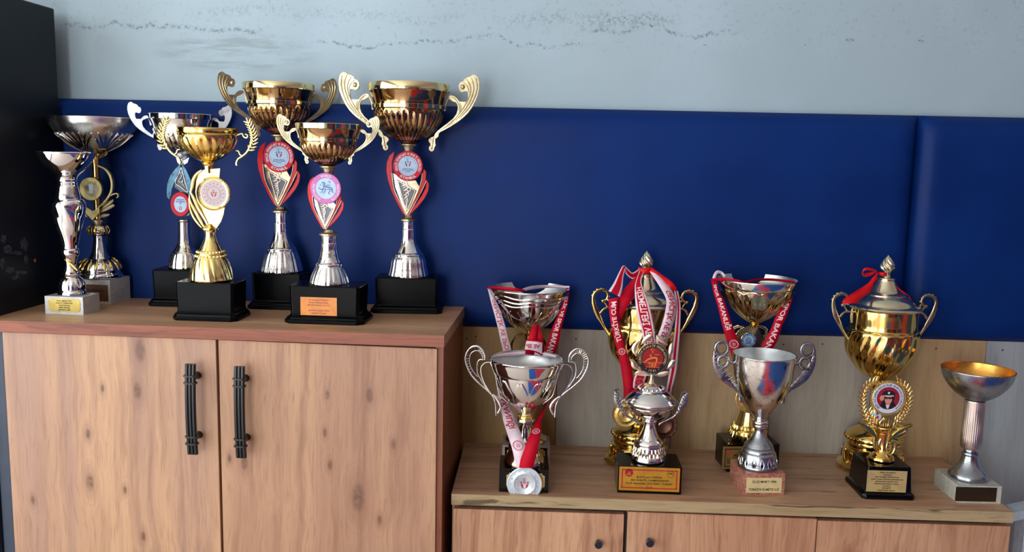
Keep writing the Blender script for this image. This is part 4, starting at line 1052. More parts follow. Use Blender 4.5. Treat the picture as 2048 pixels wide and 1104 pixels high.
# ------------------------------------------------------------------ 8 silver bowl goblet hung with the medal ribbon
def T_h():
    T = Trophy('wide silver goblet on a pale stone block, draped with a ribbon, behind the loop-handled cup', -.016, -.092, 0, 1, group=LOW)
    hb = T.block(.126, .088, 891, 'marble_pinkgrey')
    notched_plaque(T, (1010, 894, 1094, 925), .088, 'black_gloss', 'plaq_tan', 'plaq_gold')
    T.lathe('foot', [(838, 10), (850, 12), (860, 20), (868, 32), (874, 40), (880, 42), (884, 41)], 'champagne', hb, sm=3)
    T.lathe('stem', [(664, 12), (668, 9), (676, 7), (700, 7), (800, 8), (842, 9)], 'gold')
    mb = MB(); c = [(1055, 672, 4)]
    for sd in (-1, 1): T.sweep(mb, [(1057+sd*a, b, q) for a, b, q in ((6, 668, 3), (22, 672, 4.5), (33, 686, 5), (33, 704, 5), (24, 722, 5), (6, 732, 4))], .008, .004, 5)
    mb.build('ring_frame', 'gold', T.r)
    medallion(T, 1056.5, 705, 17, .012, None, 'plaq_gold', 'gold')
    P = [(575, 79.5), (576.5, 79.8), (580, 78.6), (590, 74.5), (601, 68.5), (611, 63.5), (619, 59.5), (628, 54.5), (636, 48.5), (644, 41), (650, 34), (656, 26), (661, 18), (666, 11)]
    T.lathe('bowl', P, 'silver', sm=3, inner=630, seg=96)
    mb = MB()       # wavy bands below the rim
    for py, hw, ph in ((587, 76, 0), (596, 71.7, .7), (604, 67.4, 1.3)):
        pts = []
        for k in range(97):
            t = 2*pi*k/96; r, z = T.prof([(py+2.2*sin(6*t+ph), hw-1.0*sin(6*t+ph))])[0]; pts.append(Vector((r*cos(t), r*sin(t), z)))
        mb.sweep(pts, Vector((0, 0, 1)), [.003]*97, .003, 6, 1)
    mb.build('wave_relief', 'silver', T.r)
    relief_leaves(T, P, 6, (658, 646, 632, 615), 'silver', .09)
T_h()

# ------------------------------------------------------------------ 9 silver cup with loop handles
def T_i():
    T = Trophy('silver cup with large beaded loop handles, in front of the draped silver goblet', -.018, -.288, 0, .5, face=0, group=LOW)
    d = .094; hb = T.block(.119, d, 938, 'black_gloss')
    notched_plaque(T, (1009, 942, 1093, 981), d, 'black_gloss', 'plaq_tan', 'plaq_gold')
    T.lathe('foot', [(880, 17), (884, 24), (889, 29), (893, 32), (896, 32.5), (899, 31), (903, 31), (912, 33), (919, 36), (925, 39), (930, 40), (935, 40), (936, 39)], 'champagne', hb, sm=3, seg=72)
    T.lathe('stem', [(836, 19), (840, 20), (843, 17), (848, 11), (856, 9.5), (866, 10.5), (874, 12), (880, 17)], 'silver', sm=3)
    T.lathe('collar', [(824, 13), (828, 15.5), (830, 15), (832, 16), (834, 14.5), (836, 17)], 'bright_gold')
    T.lathe('rim_band', [(716, 74), (717.5, 74.4), (720, 72.5), (726, 71), (735, 68), (742, 65.5), (745, 63.5), (747, 60.5)], 'chrome', sm=2, inner=765, seg=80)
    P = [(746, 60.5), (752, 59.5), (764, 56.5), (775, 52.5), (786, 47), (796, 40.5), (804, 33.5), (811, 25.5), (818, 18.5), (826, 13)]
    T.lathe('bowl', P, 'silver', sm=4, seg=120, fl=(796, 822, 10, .05, 'lobe', 0))
    mb = MB()
    for k in range(10):
        for sd in (-1, 1):
            t0 = 2*pi*k/10-pi/2+.12; pts = []
            for py, f in ((801, .0), (785, .55), (768, .8), (752, 1.0)):
                hw = next(a[1]+(b[1]-a[1])*(py-a[0])/(b[0]-a[0]) for a, b in zip(P, P[1:]) if a[0] <= py <= b[0])
                r, z = T.prof([(py, hw-.6)])[0]; t = t0+sd*.27*f; pts.append((r*cos(t), r*sin(t), z))
            q = cr(pts, 4); t = t0+sd*.14
            mb.sweep([Vector(p) for p in q], Vector((cos(t), sin(t), -.3)).normalized(), [.001+.021*sin(pi*i/(len(q)-1))**.8 for i in range(len(q))], .006, 6, 1)
    mb.build('leaf_relief', 'silver', T.r)['kind'] = 'stuff'
    c = lambda L: [((a-777)/5.81, 680+b/5.81)+tuple(k/5.81 for k in q) for a, b, *q in L]
    rt = lambda L: [(1554-a, b)+tuple(q) for a, b, *q in L]
    A = [(290, 240, 22), (278, 160, 26), (235, 105, 26), (180, 85, 26), (120, 105, 26), (75, 165, 26), (60, 240, 26), (85, 330, 26), (140, 430, 24), (230, 520, 22), (310, 585, 20), (370, 640, 18)]
    B = [(262, 250, 10), (255, 190, 12), (215, 145, 12), (175, 140, 12), (130, 170, 12), (112, 230, 12), (125, 320, 12), (170, 400, 12), (215, 440, 10)]
    Cc = [(360, 268, 16), (300, 272, 18), (252, 320, 18), (250, 400, 18), (285, 500, 18), (340, 590, 18), (395, 670, 18), (425, 750, 20), (432, 830, 22), (436, 885, 22)]
    Dd = [(290, 240, 14), (225, 245, 16), (202, 300, 16), (210, 400, 14), (265, 500, 14), (330, 590, 12)]
    Ee = [(385, 640, 20), (440, 690, 40), (478, 750, 50), (486, 795, 30), (455, 860, 22)]
    Ff = [(350, 262, 22), (385, 340, 20), (420, 430, 16), (445, 560, 16), (470, 640, 20), (520, 690, 16), (575, 735, 12)]
    for mir, g in ((1, -1), (-1, 1)):
        mb = MB()
        for L, th in ((A, .006), (B, .004), (Cc, .007), (Dd, .005), (Ee, .006), (Ff, .005)): T.sweep(mb, c(rt(L)), th, 0, 5, True, mir)
        q = cr(c(rt(A)), 3); q2 = cr(c(rt(B)), 3)
        for i in range(2, len(q2)-2):
            a = q2[i]; b = min(q, key=lambda p: (p[0]-a[0])**2+(p[1]-a[1])**2)
            mb.sweep([T.rel(a[0], a[1], 0, mir), T.rel(b[0], b[1], 0, mir)], T.nl, [.0022, .0026], .003, 5, 1)
        mb.build('handle', 'antique' if False else 'old_silver', T.r, sharp=60)
T_i()

# silver medal whose ribbon runs from the goblet's rim behind the loop-handled cup to its base
M1, R1, mp = medal('silver medal with a red emblem, hanging over the base of the loop-handled cup', 1049, 967.5, 35.3, -.343, 'medal_silver')
decal('emblem', emblem(0, .02, .34), mp, 'red_ink', M1)
decal('lettering', arc_tx('GENÇLİK VE SPOR BAKANLIĞI', .47, .07, 0, 250), mp, 'pale_ink', M1)
ribbon([(975, 576, 981, 577, -.088), (981, 600, 990, 598, -.125), (986, 619, 999.5, 618, -.135), (995, 653, 1010, 650, -.145), (1000.5, 679, 1016, 676, -.15), (1005.6, 705, 1023, 702, -.155), (1004, 740, 1022, 738, -.185, -.17),
        (997, 775, 1015, 773, -.21), (996, 800, 1015, 798, -.235), (1004, 829, 1027, 827, -.27), (1006.5, 842, 1031, 840, -.285), (1015, 869, 1041, 864, -.32), (1024, 897, 1051, 894, -.342), (1029, 919, 1052, 915, -.3475), (1034, 936, 1060, 936, -.3475)],
       ['white_rib', 'white_rib'], M1, texts=[('GENÇLİK VE SPOR', 596, 704, .5, 'mirror', 'red_ink'), ('BAKANLIĞI', 783, 856, .5, 'mirror', 'red_ink')], marks=[(887, 'red_ink')])
ribbon([(1133, 576, 1140, 576, -.088), (1127, 601, 1136.5, 603, -.125), (1117, 627, 1130, 630, -.135), (1106, 652, 1122.6, 656, -.145), (1096, 679, 1118, 683, -.15), (1087, 704, 1111, 708, -.155), (1086, 740, 1106, 742, -.17, -.185),
        (1089, 775, 1102, 777, -.205), (1090, 800, 1096, 800, -.225, -.235), (1085, 818, 1090, 818, -.255, -.262), (1074, 838, 1084, 839, -.285), (1066, 856, 1083, 858, -.31), (1057, 875, 1080, 874, -.333), (1049, 897, 1076, 898, -.346), (1041, 919, 1070, 921, -.3492), (1038, 936, 1066, 936, -.3492)],
       ['red_rib', 'red_rib'], M1, texts=[('GENÇLİK VE SPOR BAKANLIĞI', 578, 720, .5, 'down', 'pale_ink')], marks=[(861, 'pale_ink')])
# the slack of the ribbon lies in the two bowls and is bunched behind the front cup
ribbon([(975, 573, 976, 578, -.088), (990, 573, 992, 579, -.135), (1012, 574, 1014, 581, -.16), (1032, 576, 1036, 583, -.165), (1048, 579, 1052, 583, -.15)], ['red_rib'], M1)
ribbon([(1044, 578, 1050, 582, -.14), (1062, 572, 1066, 579, -.10), (1090, 570, 1092, 576, -.05), (1118, 571, 1118, 576, -.06), (1139, 572, 1139, 577, -.088)], ['white_rib'], M1)
ribbon([(985, 712, 987, 716, -.265), (1004, 707, 1006, 714, -.24), (1028, 704, 1029, 713, -.225), (1050, 703, 1050, 711, -.22), (1075, 704, 1075, 712, -.225), (1098, 707, 1097, 714, -.245), (1112, 711, 1111, 715, -.265)], ['white_rib'], M1)
ribbon([(1050, 708, 1068, 710, -.222), (1053, 688, 1071, 688, -.232), (1059, 668, 1073, 668, -.228), (1064, 654, 1075, 653, -.21), (1068, 649, 1076, 649, -.198), (1069, 656, 1078, 660, -.19), (1066, 690, 1078, 690, -.195)], ['red_rib'], M1)
ribbon([(1068, 711, 1087, 712, -.212), (1071, 690, 1088, 688, -.222), (1072, 670, 1084, 668, -.22), (1071, 656, 1081, 655, -.205), (1070, 650, 1079, 651, -.194), (1074, 664, 1083, 668, -.188), (1076, 695, 1086, 695, -.19)], ['red_rib'], M1)
ribbon([(1049, 702, 1053, 679, -.236), (1060, 702, 1063, 680, -.242), (1074, 706, 1076, 681, -.243), (1084, 712, 1085, 682, -.237)], ['white_rib', 'red_rib'], M1, edge=.12)
c0_ = on_y(1066, 692, -.245)
decal('lettering', [tx('VE SP', 0, 0, .010, .034)], lambda a, b: tuple(c0_+Vector((-a, -.002, b))-Vector(M1.location)), 'red_ink', M1)

# ------------------------------------------------------------------ 10 and 13 tall gold lidded cups
def lidded(label, x, y, yaw, face, dy, n=18):
    T = Trophy(label, x, y, 0, yaw, face=face, group=LOW)
    Y = lambda L: [(a+dy, b) for a, b in L]
    T.lathe('foot', Y([(842, 20), (845, 24), (850, 27), (853, 25), (858, 36), (863, 46), (868, 51), (873, 52.5), (878, 52), (881, 53.5), (884, 52), (888, 52.5), (891, 50), (893, 50)]), 'gold', sm=2, seg=72)
    T.lathe('base', Y([(893, 50), (897, 54), (904, 55.5), (915, 56.5), (924, 57.5), (929, 61), (934, 65.5), (938, 67), (942, 66.5), (945, 65)]), 'gold', 0, sm=2, seg=96, fl=(895+dy, 928+dy, 8, .025, 'cos', 0))
    mb = MB()
    for k in range(8):
        t0 = 2*pi*k/8-pi/2+.2
        for sg in (-1, 1):
            pts = []
            for py, hw, f in ((928, 58, 0), (915, 57, .5), (903, 56, .9), (898, 55, .4)):
                r, z = T.prof([(py+dy, hw+.8)])[0]; t = t0+sg*.22*f; pts.append((r*cos(t), r*sin(t), z))
            q = cr(pts, 3); mb.sweep([Vector(p) for p in q], Vector((cos(t0), sin(t0), 0)), [.003+.004*sin(pi*i/(len(q)-1)) for i in range(len(q))], .004, 6, 1)
    for k in range(30):
        t = 2*pi*k/30; r, z = T.prof([(874+dy, 53)])[0]; mb.ball((r*cos(t), r*sin(t), z), .0045, seg=6)
    mb.build('relief', 'gold', T.r)['kind'] = 'stuff'
    T.lathe('stem', Y([(755, 18), (760, 16.5), (766, 15), (775, 12), (790, 10.5), (810, 11), (825, 14), (836, 18), (843, 20)]), 'gold', sm=3)
    T.lathe('bowl', Y([(616, 64), (618, 64.5), (635, 64.3), (652, 63.8), (657, 65.5)]), 'gold', sm=2, seg=96)
    T.lathe('bowl', Y([(656, 65), (661, 68.5), (670, 69), (684, 69.3), (695, 68), (706, 65), (716, 60.5), (726, 53.5), (736, 45.5), (745, 36), (752, 26), (757, 18)]), 'gold', sm=4, seg=126, fl=(657+dy, 757+dy, n, .045, 'lobe', -.55))
    mb = MB()       # scalloped edge over the flutes
    for k in range(n):
        pts = []
        for j in range(7):
            t = 2*pi*(k+(j-3)/6.)/n; r, z = T.prof([(661+dy-5*cos((j-3)/6.*pi), 66.5)])[0]; pts.append(Vector((r*cos(t), r*sin(t), z)))
        mb.sweep(pts, Vector((0, 0, 1)), [.003]*7, .003, 6, 1)
    mb.build('scallops', 'gold', T.r)['kind'] = 'stuff'
    L = T.lathe('lid', Y([(555.5, 16.5), (557, 17), (559, 16), (566, 19), (576, 24), (583, 28.5), (586, 34), (588, 37.5), (590, 37.5), (591, 40), (595, 47), (600, 53.5), (606, 57.5), (608.5, 60), (609.5, 67.5), (612, 71), (614, 71.3), (616.5, 69), (618, 65)]), 'lid_gold', sm=2, seg=84)
    T.lathe('finial_neck', Y([(543, 8), (546, 7), (552, 7.5), (555, 11), (557, 16)]), 'lid_gold', sm=2, parent=L)
    T.lathe('finial', Y([(510, .6), (514, 4), (519, 7.5), (525, 11), (531, 13.4), (536, 13.2), (541, 10), (545, 7)]), 'lid_gold', sm=4, seg=80, fl=(512+dy, 544+dy, 8, .10, 'cos', 2.2), parent=L)
    c = lambda P: [((a-677)/5.26, 570+dy+b/5.26)+tuple(k/5.26 for k in q) for a, b, *q in P]
    for mir in (1, -1):
        mb = MB(); arc = [(1118, 222, 34), (1088, 205, 26), (1068, 165, 28), (1085, 118, 30), (1135, 98, 32), (1190, 118, 34), (1222, 165, 36), (1212, 255, 46), (1180, 340, 54), (1130, 430, 40), (1065, 535, 26), (985, 635, 20)]
        T.sweep(mb, c(arc), .007, 0, 6, True, mir)
        mb.ball(T.rel(*c([(1120, 218)])[0][:2], 0, mir), .0048, 1, .8, 1)
        T.sweep(mb, c([(1015, 290, 26), (1070, 285, 22), (1110, 305, 24), (1140, 345, 30)]), .006, 0, 4, True, mir)
        T.sweep(mb, c([(1072, 288, 18), (1085, 255, 18), (1110, 225, 16)]), .005, 0, 4, True, mir)
        T.sweep(mb, c([(1010, 250, 26), (1022, 330, 20), (1018, 400, 14)]), .006, 0, 4, True, mir)
        T.sweep(mb, c([(985, 625, 16), (962, 680, 26), (948, 730, 34), (940, 760, 8)]), .005, 0, 4, True, mir)
        for k in range(9):
            t = radians(200-k*27); mb.ball(T.rel(*c([(1140+88*cos(t)+6, 178-88*sin(t))])[0][:2], 0, mir), .0034, 1, .8, 1, seg=6)
        mb.build('handle', 'tan_gold' if dy == 0 else 'gold', T.r, sharp=55)
    return T
T10 = lidded('tall gold lidded cup tied with several red and white medal ribbons', .285, -.091, 2, 3, -8)
T13 = lidded('tall gold lidded cup with a red satin bow, behind the gold wreath trophy', .906, -.086, 0, 3, 0)

# red bow on the right-hand lidded cup
bow = tag(empty('ribbon_bow', on_y(1765, 550, -.10)), 'plain red satin ribbon tied under the finial of the right gold lidded cup', 'ribbon')
X = lambda L: [(1640+a/7.88, 490+b/7.88, 1640+c/7.88, 490+d/7.88, *y) for a, b, c, d, *y in L]
ribbon(X([(930, 425, 930, 480, -.094), (990, 432, 985, 490, -.101), (1040, 432, 1040, 488, -.1), (1062, 428, 1062, 476, -.09)]), ['red_bright'], bow, name='knot')
ribbon(X([(925, 430, 900, 500, -.098), (840, 500, 900, 540, -.104), (770, 590, 850, 610, -.112), (640, 680, 800, 730, -.125), (480, 780, 720, 790, -.15, -.14), (370, 860, 620, 870, -.165, -.155), (350, 930, 600, 915, -.17, -.165)]), ['red_bright'], bow, name='tail')
ribbon(X([(1150, 570, 1175, 575, -.09), (1210, 660, 1250, 680, -.105), (1300, 750, 1370, 770, -.12), (1390, 800, 1420, 830, -.125), (1425, 850, 1432, 870, -.128)]), ['red_bright'], bow, name='tail')
ribbon(X([(900, 405, 900, 480, -.098), (800, 362, 850, 420, -.105), (700, 365, 760, 400, -.11), (660, 455, 700, 400, -.108), (700, 500, 690, 440, -.10), (780, 490, 760, 440, -.095), (880, 440, 900, 410, -.096)]), ['red_bright'], bow, name='bow_loop')

# ribbons and medals tied on the left lidded cup
M2, R2, mp2 = medal('gold medal hanging at the left of the ribbon-tied lidded cup, behind the small lidded cup', 1250.5, 828, 26, -.205, 'medal_gold')
decal('emblem', emblem(0, 0, .34), mp2, 'red_ink', M2)
RW = ['red_rib', 'white_rib']
kx = lambda *r: r
ribbon([(1217, 598, 1239, 594, -.176), (1218, 615, 1236, 613, -.186), (1220, 636, 1236, 634, -.19), (1227, 673, 1244, 669, -.193), (1237, 711, 1254, 707, -.193), (1243, 745, 1264, 740, -.196), (1247, 778, 1268, 773, -.2), (1246, 806, 1260, 806, -.204)], ['red_rib'], M2,
       texts=[('TÜRKİYE CUM', 601, 683, .55, 'up', 'pale_ink')], marks=[(701, 'pale_ink')])
ribbon([(1277, 545, 1286, 541, -.112), (1255, 570, 1276, 574, -.14), (1240, 590, 1264, 600, -.165, -.172), (1233, 605, 1250, 622, -.172, -.18), (1233, 640, 1241, 642, -.17)], ['red_rib'], M2)
ribbon([(1280, 536, 1288, 540, -.106), (1266, 545, 1268, 558, -.125), (1258, 540, 1252, 548, -.135), (1247, 531, 1252, 536, -.14), (1238, 545, 1247, 553, -.15), (1228, 565, 1245, 576, -.165), (1217, 582, 1240, 594, -.175)], RW, M2, edge=.2)
M3, R3, mp3 = medal('dark bronze scalloped medal, half hidden at the right behind the small lidded cup', 1327, 850, 26.5, -.2, 'medal_bronze', 'scallop')
ribbon([(1347, 578, 1356, 582, -.14), (1353, 610, 1361, 612, -.15), (1349, 660, 1360, 660, -.165), (1344, 700, 1357, 700, -.176), (1339, 740, 1353, 740, -.188), (1330, 790, 1343, 782, -.196), (1321, 824, 1334, 824, -.2)], RW, M3, edge=.3)
ribbon([(1297, 541, 1303, 535, -.11), (1310, 560, 1325, 550, -.13), (1330, 576, 1345, 565, -.15), (1345, 584, 1354, 578, -.148)], ['red_bright'], M3)
ribbon([(1280, 538, 1291, 538, -.106), (1272, 562, 1283, 557, -.138), (1269.5, 577, 1285, 573, -.16), (1271, 607, 1297, 606, -.189), (1275.6, 636, 1304, 634, -.193), (1284, 667, 1309, 664, -.197), (1288, 700, 1312, 698, -.198), (1280, 730, 1304, 728, -.2), (1268, 757, 1291, 757, -.203), (1266, 776, 1288, 774, -.204)],
       RW, M2, edge=.15, texts=[('HİZMETLERİ VE SPOR', 574, 705, .5, 'mirror', 'pale_ink')], marks=[(764, 'pink_ink')])
ribbon([(1298, 541, 1306, 537, -.11), (1318, 571, 1338, 573, -.152), (1332, 598, 1353, 600, -.178, -.165), (1331, 620, 1353, 622, -.186, -.172), (1325, 645, 1346, 650, -.19, -.182), (1315, 672, 1336, 678, -.196, -.19), (1306, 694, 1327, 699, -.198, -.194), (1304, 740, 1322, 744, -.198)],
       ['white_rib'], M3, texts=[('GENÇLİK VE SPOR', 577, 693, .5, 'mirror', 'red_ink')])
ribbon([(1276, 534, 1277, 546, -.108), (1286, 536, 1286, 549, -.116), (1297, 535, 1298, 548, -.115), (1304, 533, 1304, 544, -.104)], ['red_bright'], M2, name='knot')

# ------------------------------------------------------------------ 11 small silver lidded cup with the round federation plate
def T_k():
    T = Trophy('small silver lidded cup crowned by a round red and black karate plate', .287, -.268, 0, -.5, face=0, group=LOW)
    d = .098; hb = T.block(.1535, d, 933, 'black_gloss')
    o, mp, W_, H_ = T.plaque((1239, 932.5, 1358, 984), d, 'plaq_gold', frame='red_ink')
    r = lambda s: H_*s
    decal('lettering', [tx('BLACK and CASPIAN', 0, r(.09), r(.082), W_*.46), tx('SEA KARATE CHAMPIONSHIPS', W_*.01, r(-.045), r(.082), W_*.68), tx('23-25 September 2015 RIZE / TURKEY', 0, r(-.18), r(.085), W_*.80)], mp, 'black_print', o)
    decal('lettering', [tx('3rd', 0, r(-.345), r(.13), W_*.2)], mp, 'red_ink', o)
    decal('logo', [disc2(-W_*.34, r(.25), r(.165))], mp, 'dark_red', o)
    up = lambda x, y: tuple(Vector(mp(x, y))+Vector((0, -.0003, 0)))
    q = r(.165); cx, cy = -W_*.34, r(.25)
    decal('logo', [stroke2([(cx-q*.5, cy-q*.35), (cx, cy-q*.05), (cx+q*.45, cy-q*.35)], q*.12), stroke2([(cx-q*.1, cy+q*.1), (cx+q*.1, cy-q*.05)], q*.12), disc2(cx, cy+q*.35, q*.1, 8), stroke2([(cx+q*.1, cy+q*.15), (cx+q*.5, cy+q*.2)], q*.1), stroke2([(cx-q*.55, cy-q*.5), (cx+q*.55, cy-q*.5)], q*.1)], up, 'orange_ink', o)
    cx = W_*.345; cy = r(.24)
    decal('logo', [ring2(cx, cy, r(.135), r(.15)), stroke2([(cx-q*.6, cy), (cx-q*.2, cy+q*.35), (cx, cy), (cx+q*.25, cy+q*.3), (cx+q*.6, cy-q*.05)], q*.16)], mp, 'black_print', o)
    T.lathe('foot', [(874, 21), (880, 26.5), (886, 29), (890, 28), (896, 30), (903, 30.5), (908, 29), (914, 31), (920, 33), (924, 33), (926, 31)], 'silver', hb, sm=2, seg=72)
    mb = MB()
    for k in range(26):
        t = 2*pi*k/26
        for a, b, w_ in ((891, 28.5, 27), (899, 30.5, 29)):
            r0, z0 = T.prof([(a, b)])[0]; r1, z1_ = T.prof([(a+8, b+2)])[0]
            tt = t+(.12 if a > 895 else 0); mb.sweep([Vector((r0*cos(tt), r0*sin(tt), z0)), Vector(((r0+r1)/2*cos(tt), (r0+r1)/2*sin(tt), (z0+z1_)/2)), Vector((r1*cos(tt), r1*sin(tt), z1_))], Vector((cos(tt), sin(tt), 0)), [.004, .0056, .002], .006, 6, 1)
    mb.build('beading', 'lid_gold', T.r)['kind'] = 'stuff'
    T.lathe('stem', [(842, 12), (846, 11.2), (852, 11.5), (860, 14.5), (868, 18), (875, 22)], 'silver', sm=3)
    T.lathe('collar', [(836, 9), (838, 13), (841, 14.5), (843, 12)], 'silver')
    T.lathe('bowl', [(803, 50), (806, 48.5), (809, 46), (811, 46), (816, 43), (823, 37.5), (829, 30), (834, 21), (838, 13)], 'chrome', sm=3, seg=96, fl=(811, 837, 12, .02, 'cos', 0))
    L = T.lathe('lid', [(765.5, 7), (768, 15), (771, 19.5), (775, 25), (778, 28.5), (779.5, 27), (781, 31), (786, 38.5), (792, 45), (797, 49), (800, 51.5), (803, 52), (805, 49)], 'silver', sm=3, seg=84)
    mb = MB()
    for k in range(16):
        t = 2*pi*k/16; r_, z_ = T.prof([(775, 24.5)])[0]; mb.ball((r_*cos(t), r_*sin(t), z_), .0045, 1, 1, .8, seg=8)
    mb.build('beading', 'silver', L)['kind'] = 'stuff'
    T.lathe('finial', [(751, 2), (755, 3.5), (760, 4.5), (763, 6.5), (766, 8)], 'lid_gold', sm=2, parent=L)
    # silver leaf handles
    c = lambda P: [((a-505)/5.52, 660+b/5.52)+tuple(k/5.52 for k in q) for a, b, *q in P]
    for mir in (1, -1):
        mb = MB()
        T.sweep(mb, c([(915, 680, 10), (885, 720, 60), (865, 800, 80), (820, 880, 50), (770, 945, 30), (690, 990, 24), (620, 1030, 30), (610, 1050, 10)]), .007, 0, 5, True, mir)
        T.sweep(mb, c([(780, 775, 26), (815, 790, 22), (830, 830, 20)]), .006, 0, 4, True, mir)
        T.sweep(mb, c([(912, 682, 12), (870, 668, 16), (838, 690, 14), (822, 760, 12)]), .008, 0, 4, True, mir)
        laurel(mb, T, c([(780, 930), (830, 860), (865, 780), (885, 710)]), 3.2, 6.5, .002, True, mir, .006, 2)
        T.sweep(mb, c([(735, 775, 20), (742, 850, 16), (700, 940, 14), (640, 1000, 12)]), .006, 0, 4, True, mir)
        mb.build('handle', 'antique', T.r, sharp=55)
    # leafy frame with the round plate
    X = lambda L: [(1210+a/5.52, 660+b/5.52)+tuple(k/5.52 for k in q) for a, b, *q in L]
    mb = MB()
    for lf in ([(395, 165, 10), (450, 105, 60), (500, 70, 60), (520, 50, 8)], [(690, 165, 10), (640, 120, 60), (590, 85, 56), (568, 55, 8)], [(345, 290, 10), (320, 220, 56), (340, 160, 50), (395, 120, 8)], [(705, 300, 10), (728, 230, 56), (735, 175, 44), (740, 140, 8)],
               [(395, 440, 10), (330, 400, 64), (305, 350, 50), (268, 325, 8)], [(680, 430, 10), (730, 390, 64), (750, 350, 46), (788, 340, 8)], [(500, 500, 10), (420, 480, 56), (360, 475, 50), (322, 490, 8)], [(550, 500, 10), (620, 490, 56), (690, 475, 46), (712, 480, 8)]):
        T.sweep(mb, X(lf), .004, .0, 5, flat=1)
        T.sweep(mb, [(a, b, 1.3) for a, b, *_ in X(lf)], .003, .003, 5, flat=1)
    T.sweep(mb, X([(520, 490, 50), (520, 540, 40), (520, 585, 60)]), .006, 0, 3)
    mb.build('leaf_frame', 'pale_frame', T.r, sharp=60)
    m, mpp_ = medallion(T, 1210+527/5.52, 660+312/5.52, 31.5, .006, 'dark_ring', 'dark_red', 'champagne', .004)
    rr = 31.5
    decal('lettering', arc_tx('TÜRKİYE KARATE FEDERASYONU', rr*.81, rr*.15, 0, 236)+arc_tx('1981', rr*.81, rr*.14, 180, 34, True)+[disc2(rr*.8*sin(a), rr*.8*cos(a), rr*.03, 8) for a in (radians(150), radians(210))], mpp_, 'plaq_tan', m)
    s = stroke2
    decal('figure', [crescent2(-1, 17.5, 3), star2(2.2, 17, 1.3), s([(-1, 14, 1.2), (0, 12, 1.5), (-1, 10.5, 1)], 1), s([(-2, 8, 1.4), (-6, 5, 1.5), (-2, 3.2, 1.4)], 1), s([(3, 7.5, 1.4), (13, 7.5, 1.2)], 1), s([(-16, -8, 1), (-8, -2, 3), (2, 1, 3.6), (8, 0, 3), (8, -6, 2.4), (6, -8.5, 2)], 1),
            s([(-20, -8.4, .8), (20, -8.4, .8)], .8), s([(-14, -18, .8), (15, -18, .8)], .8), tx('TKF', 0, -13.2, 7, 27)], mpp_, 'orange_ink', m)
T_k()

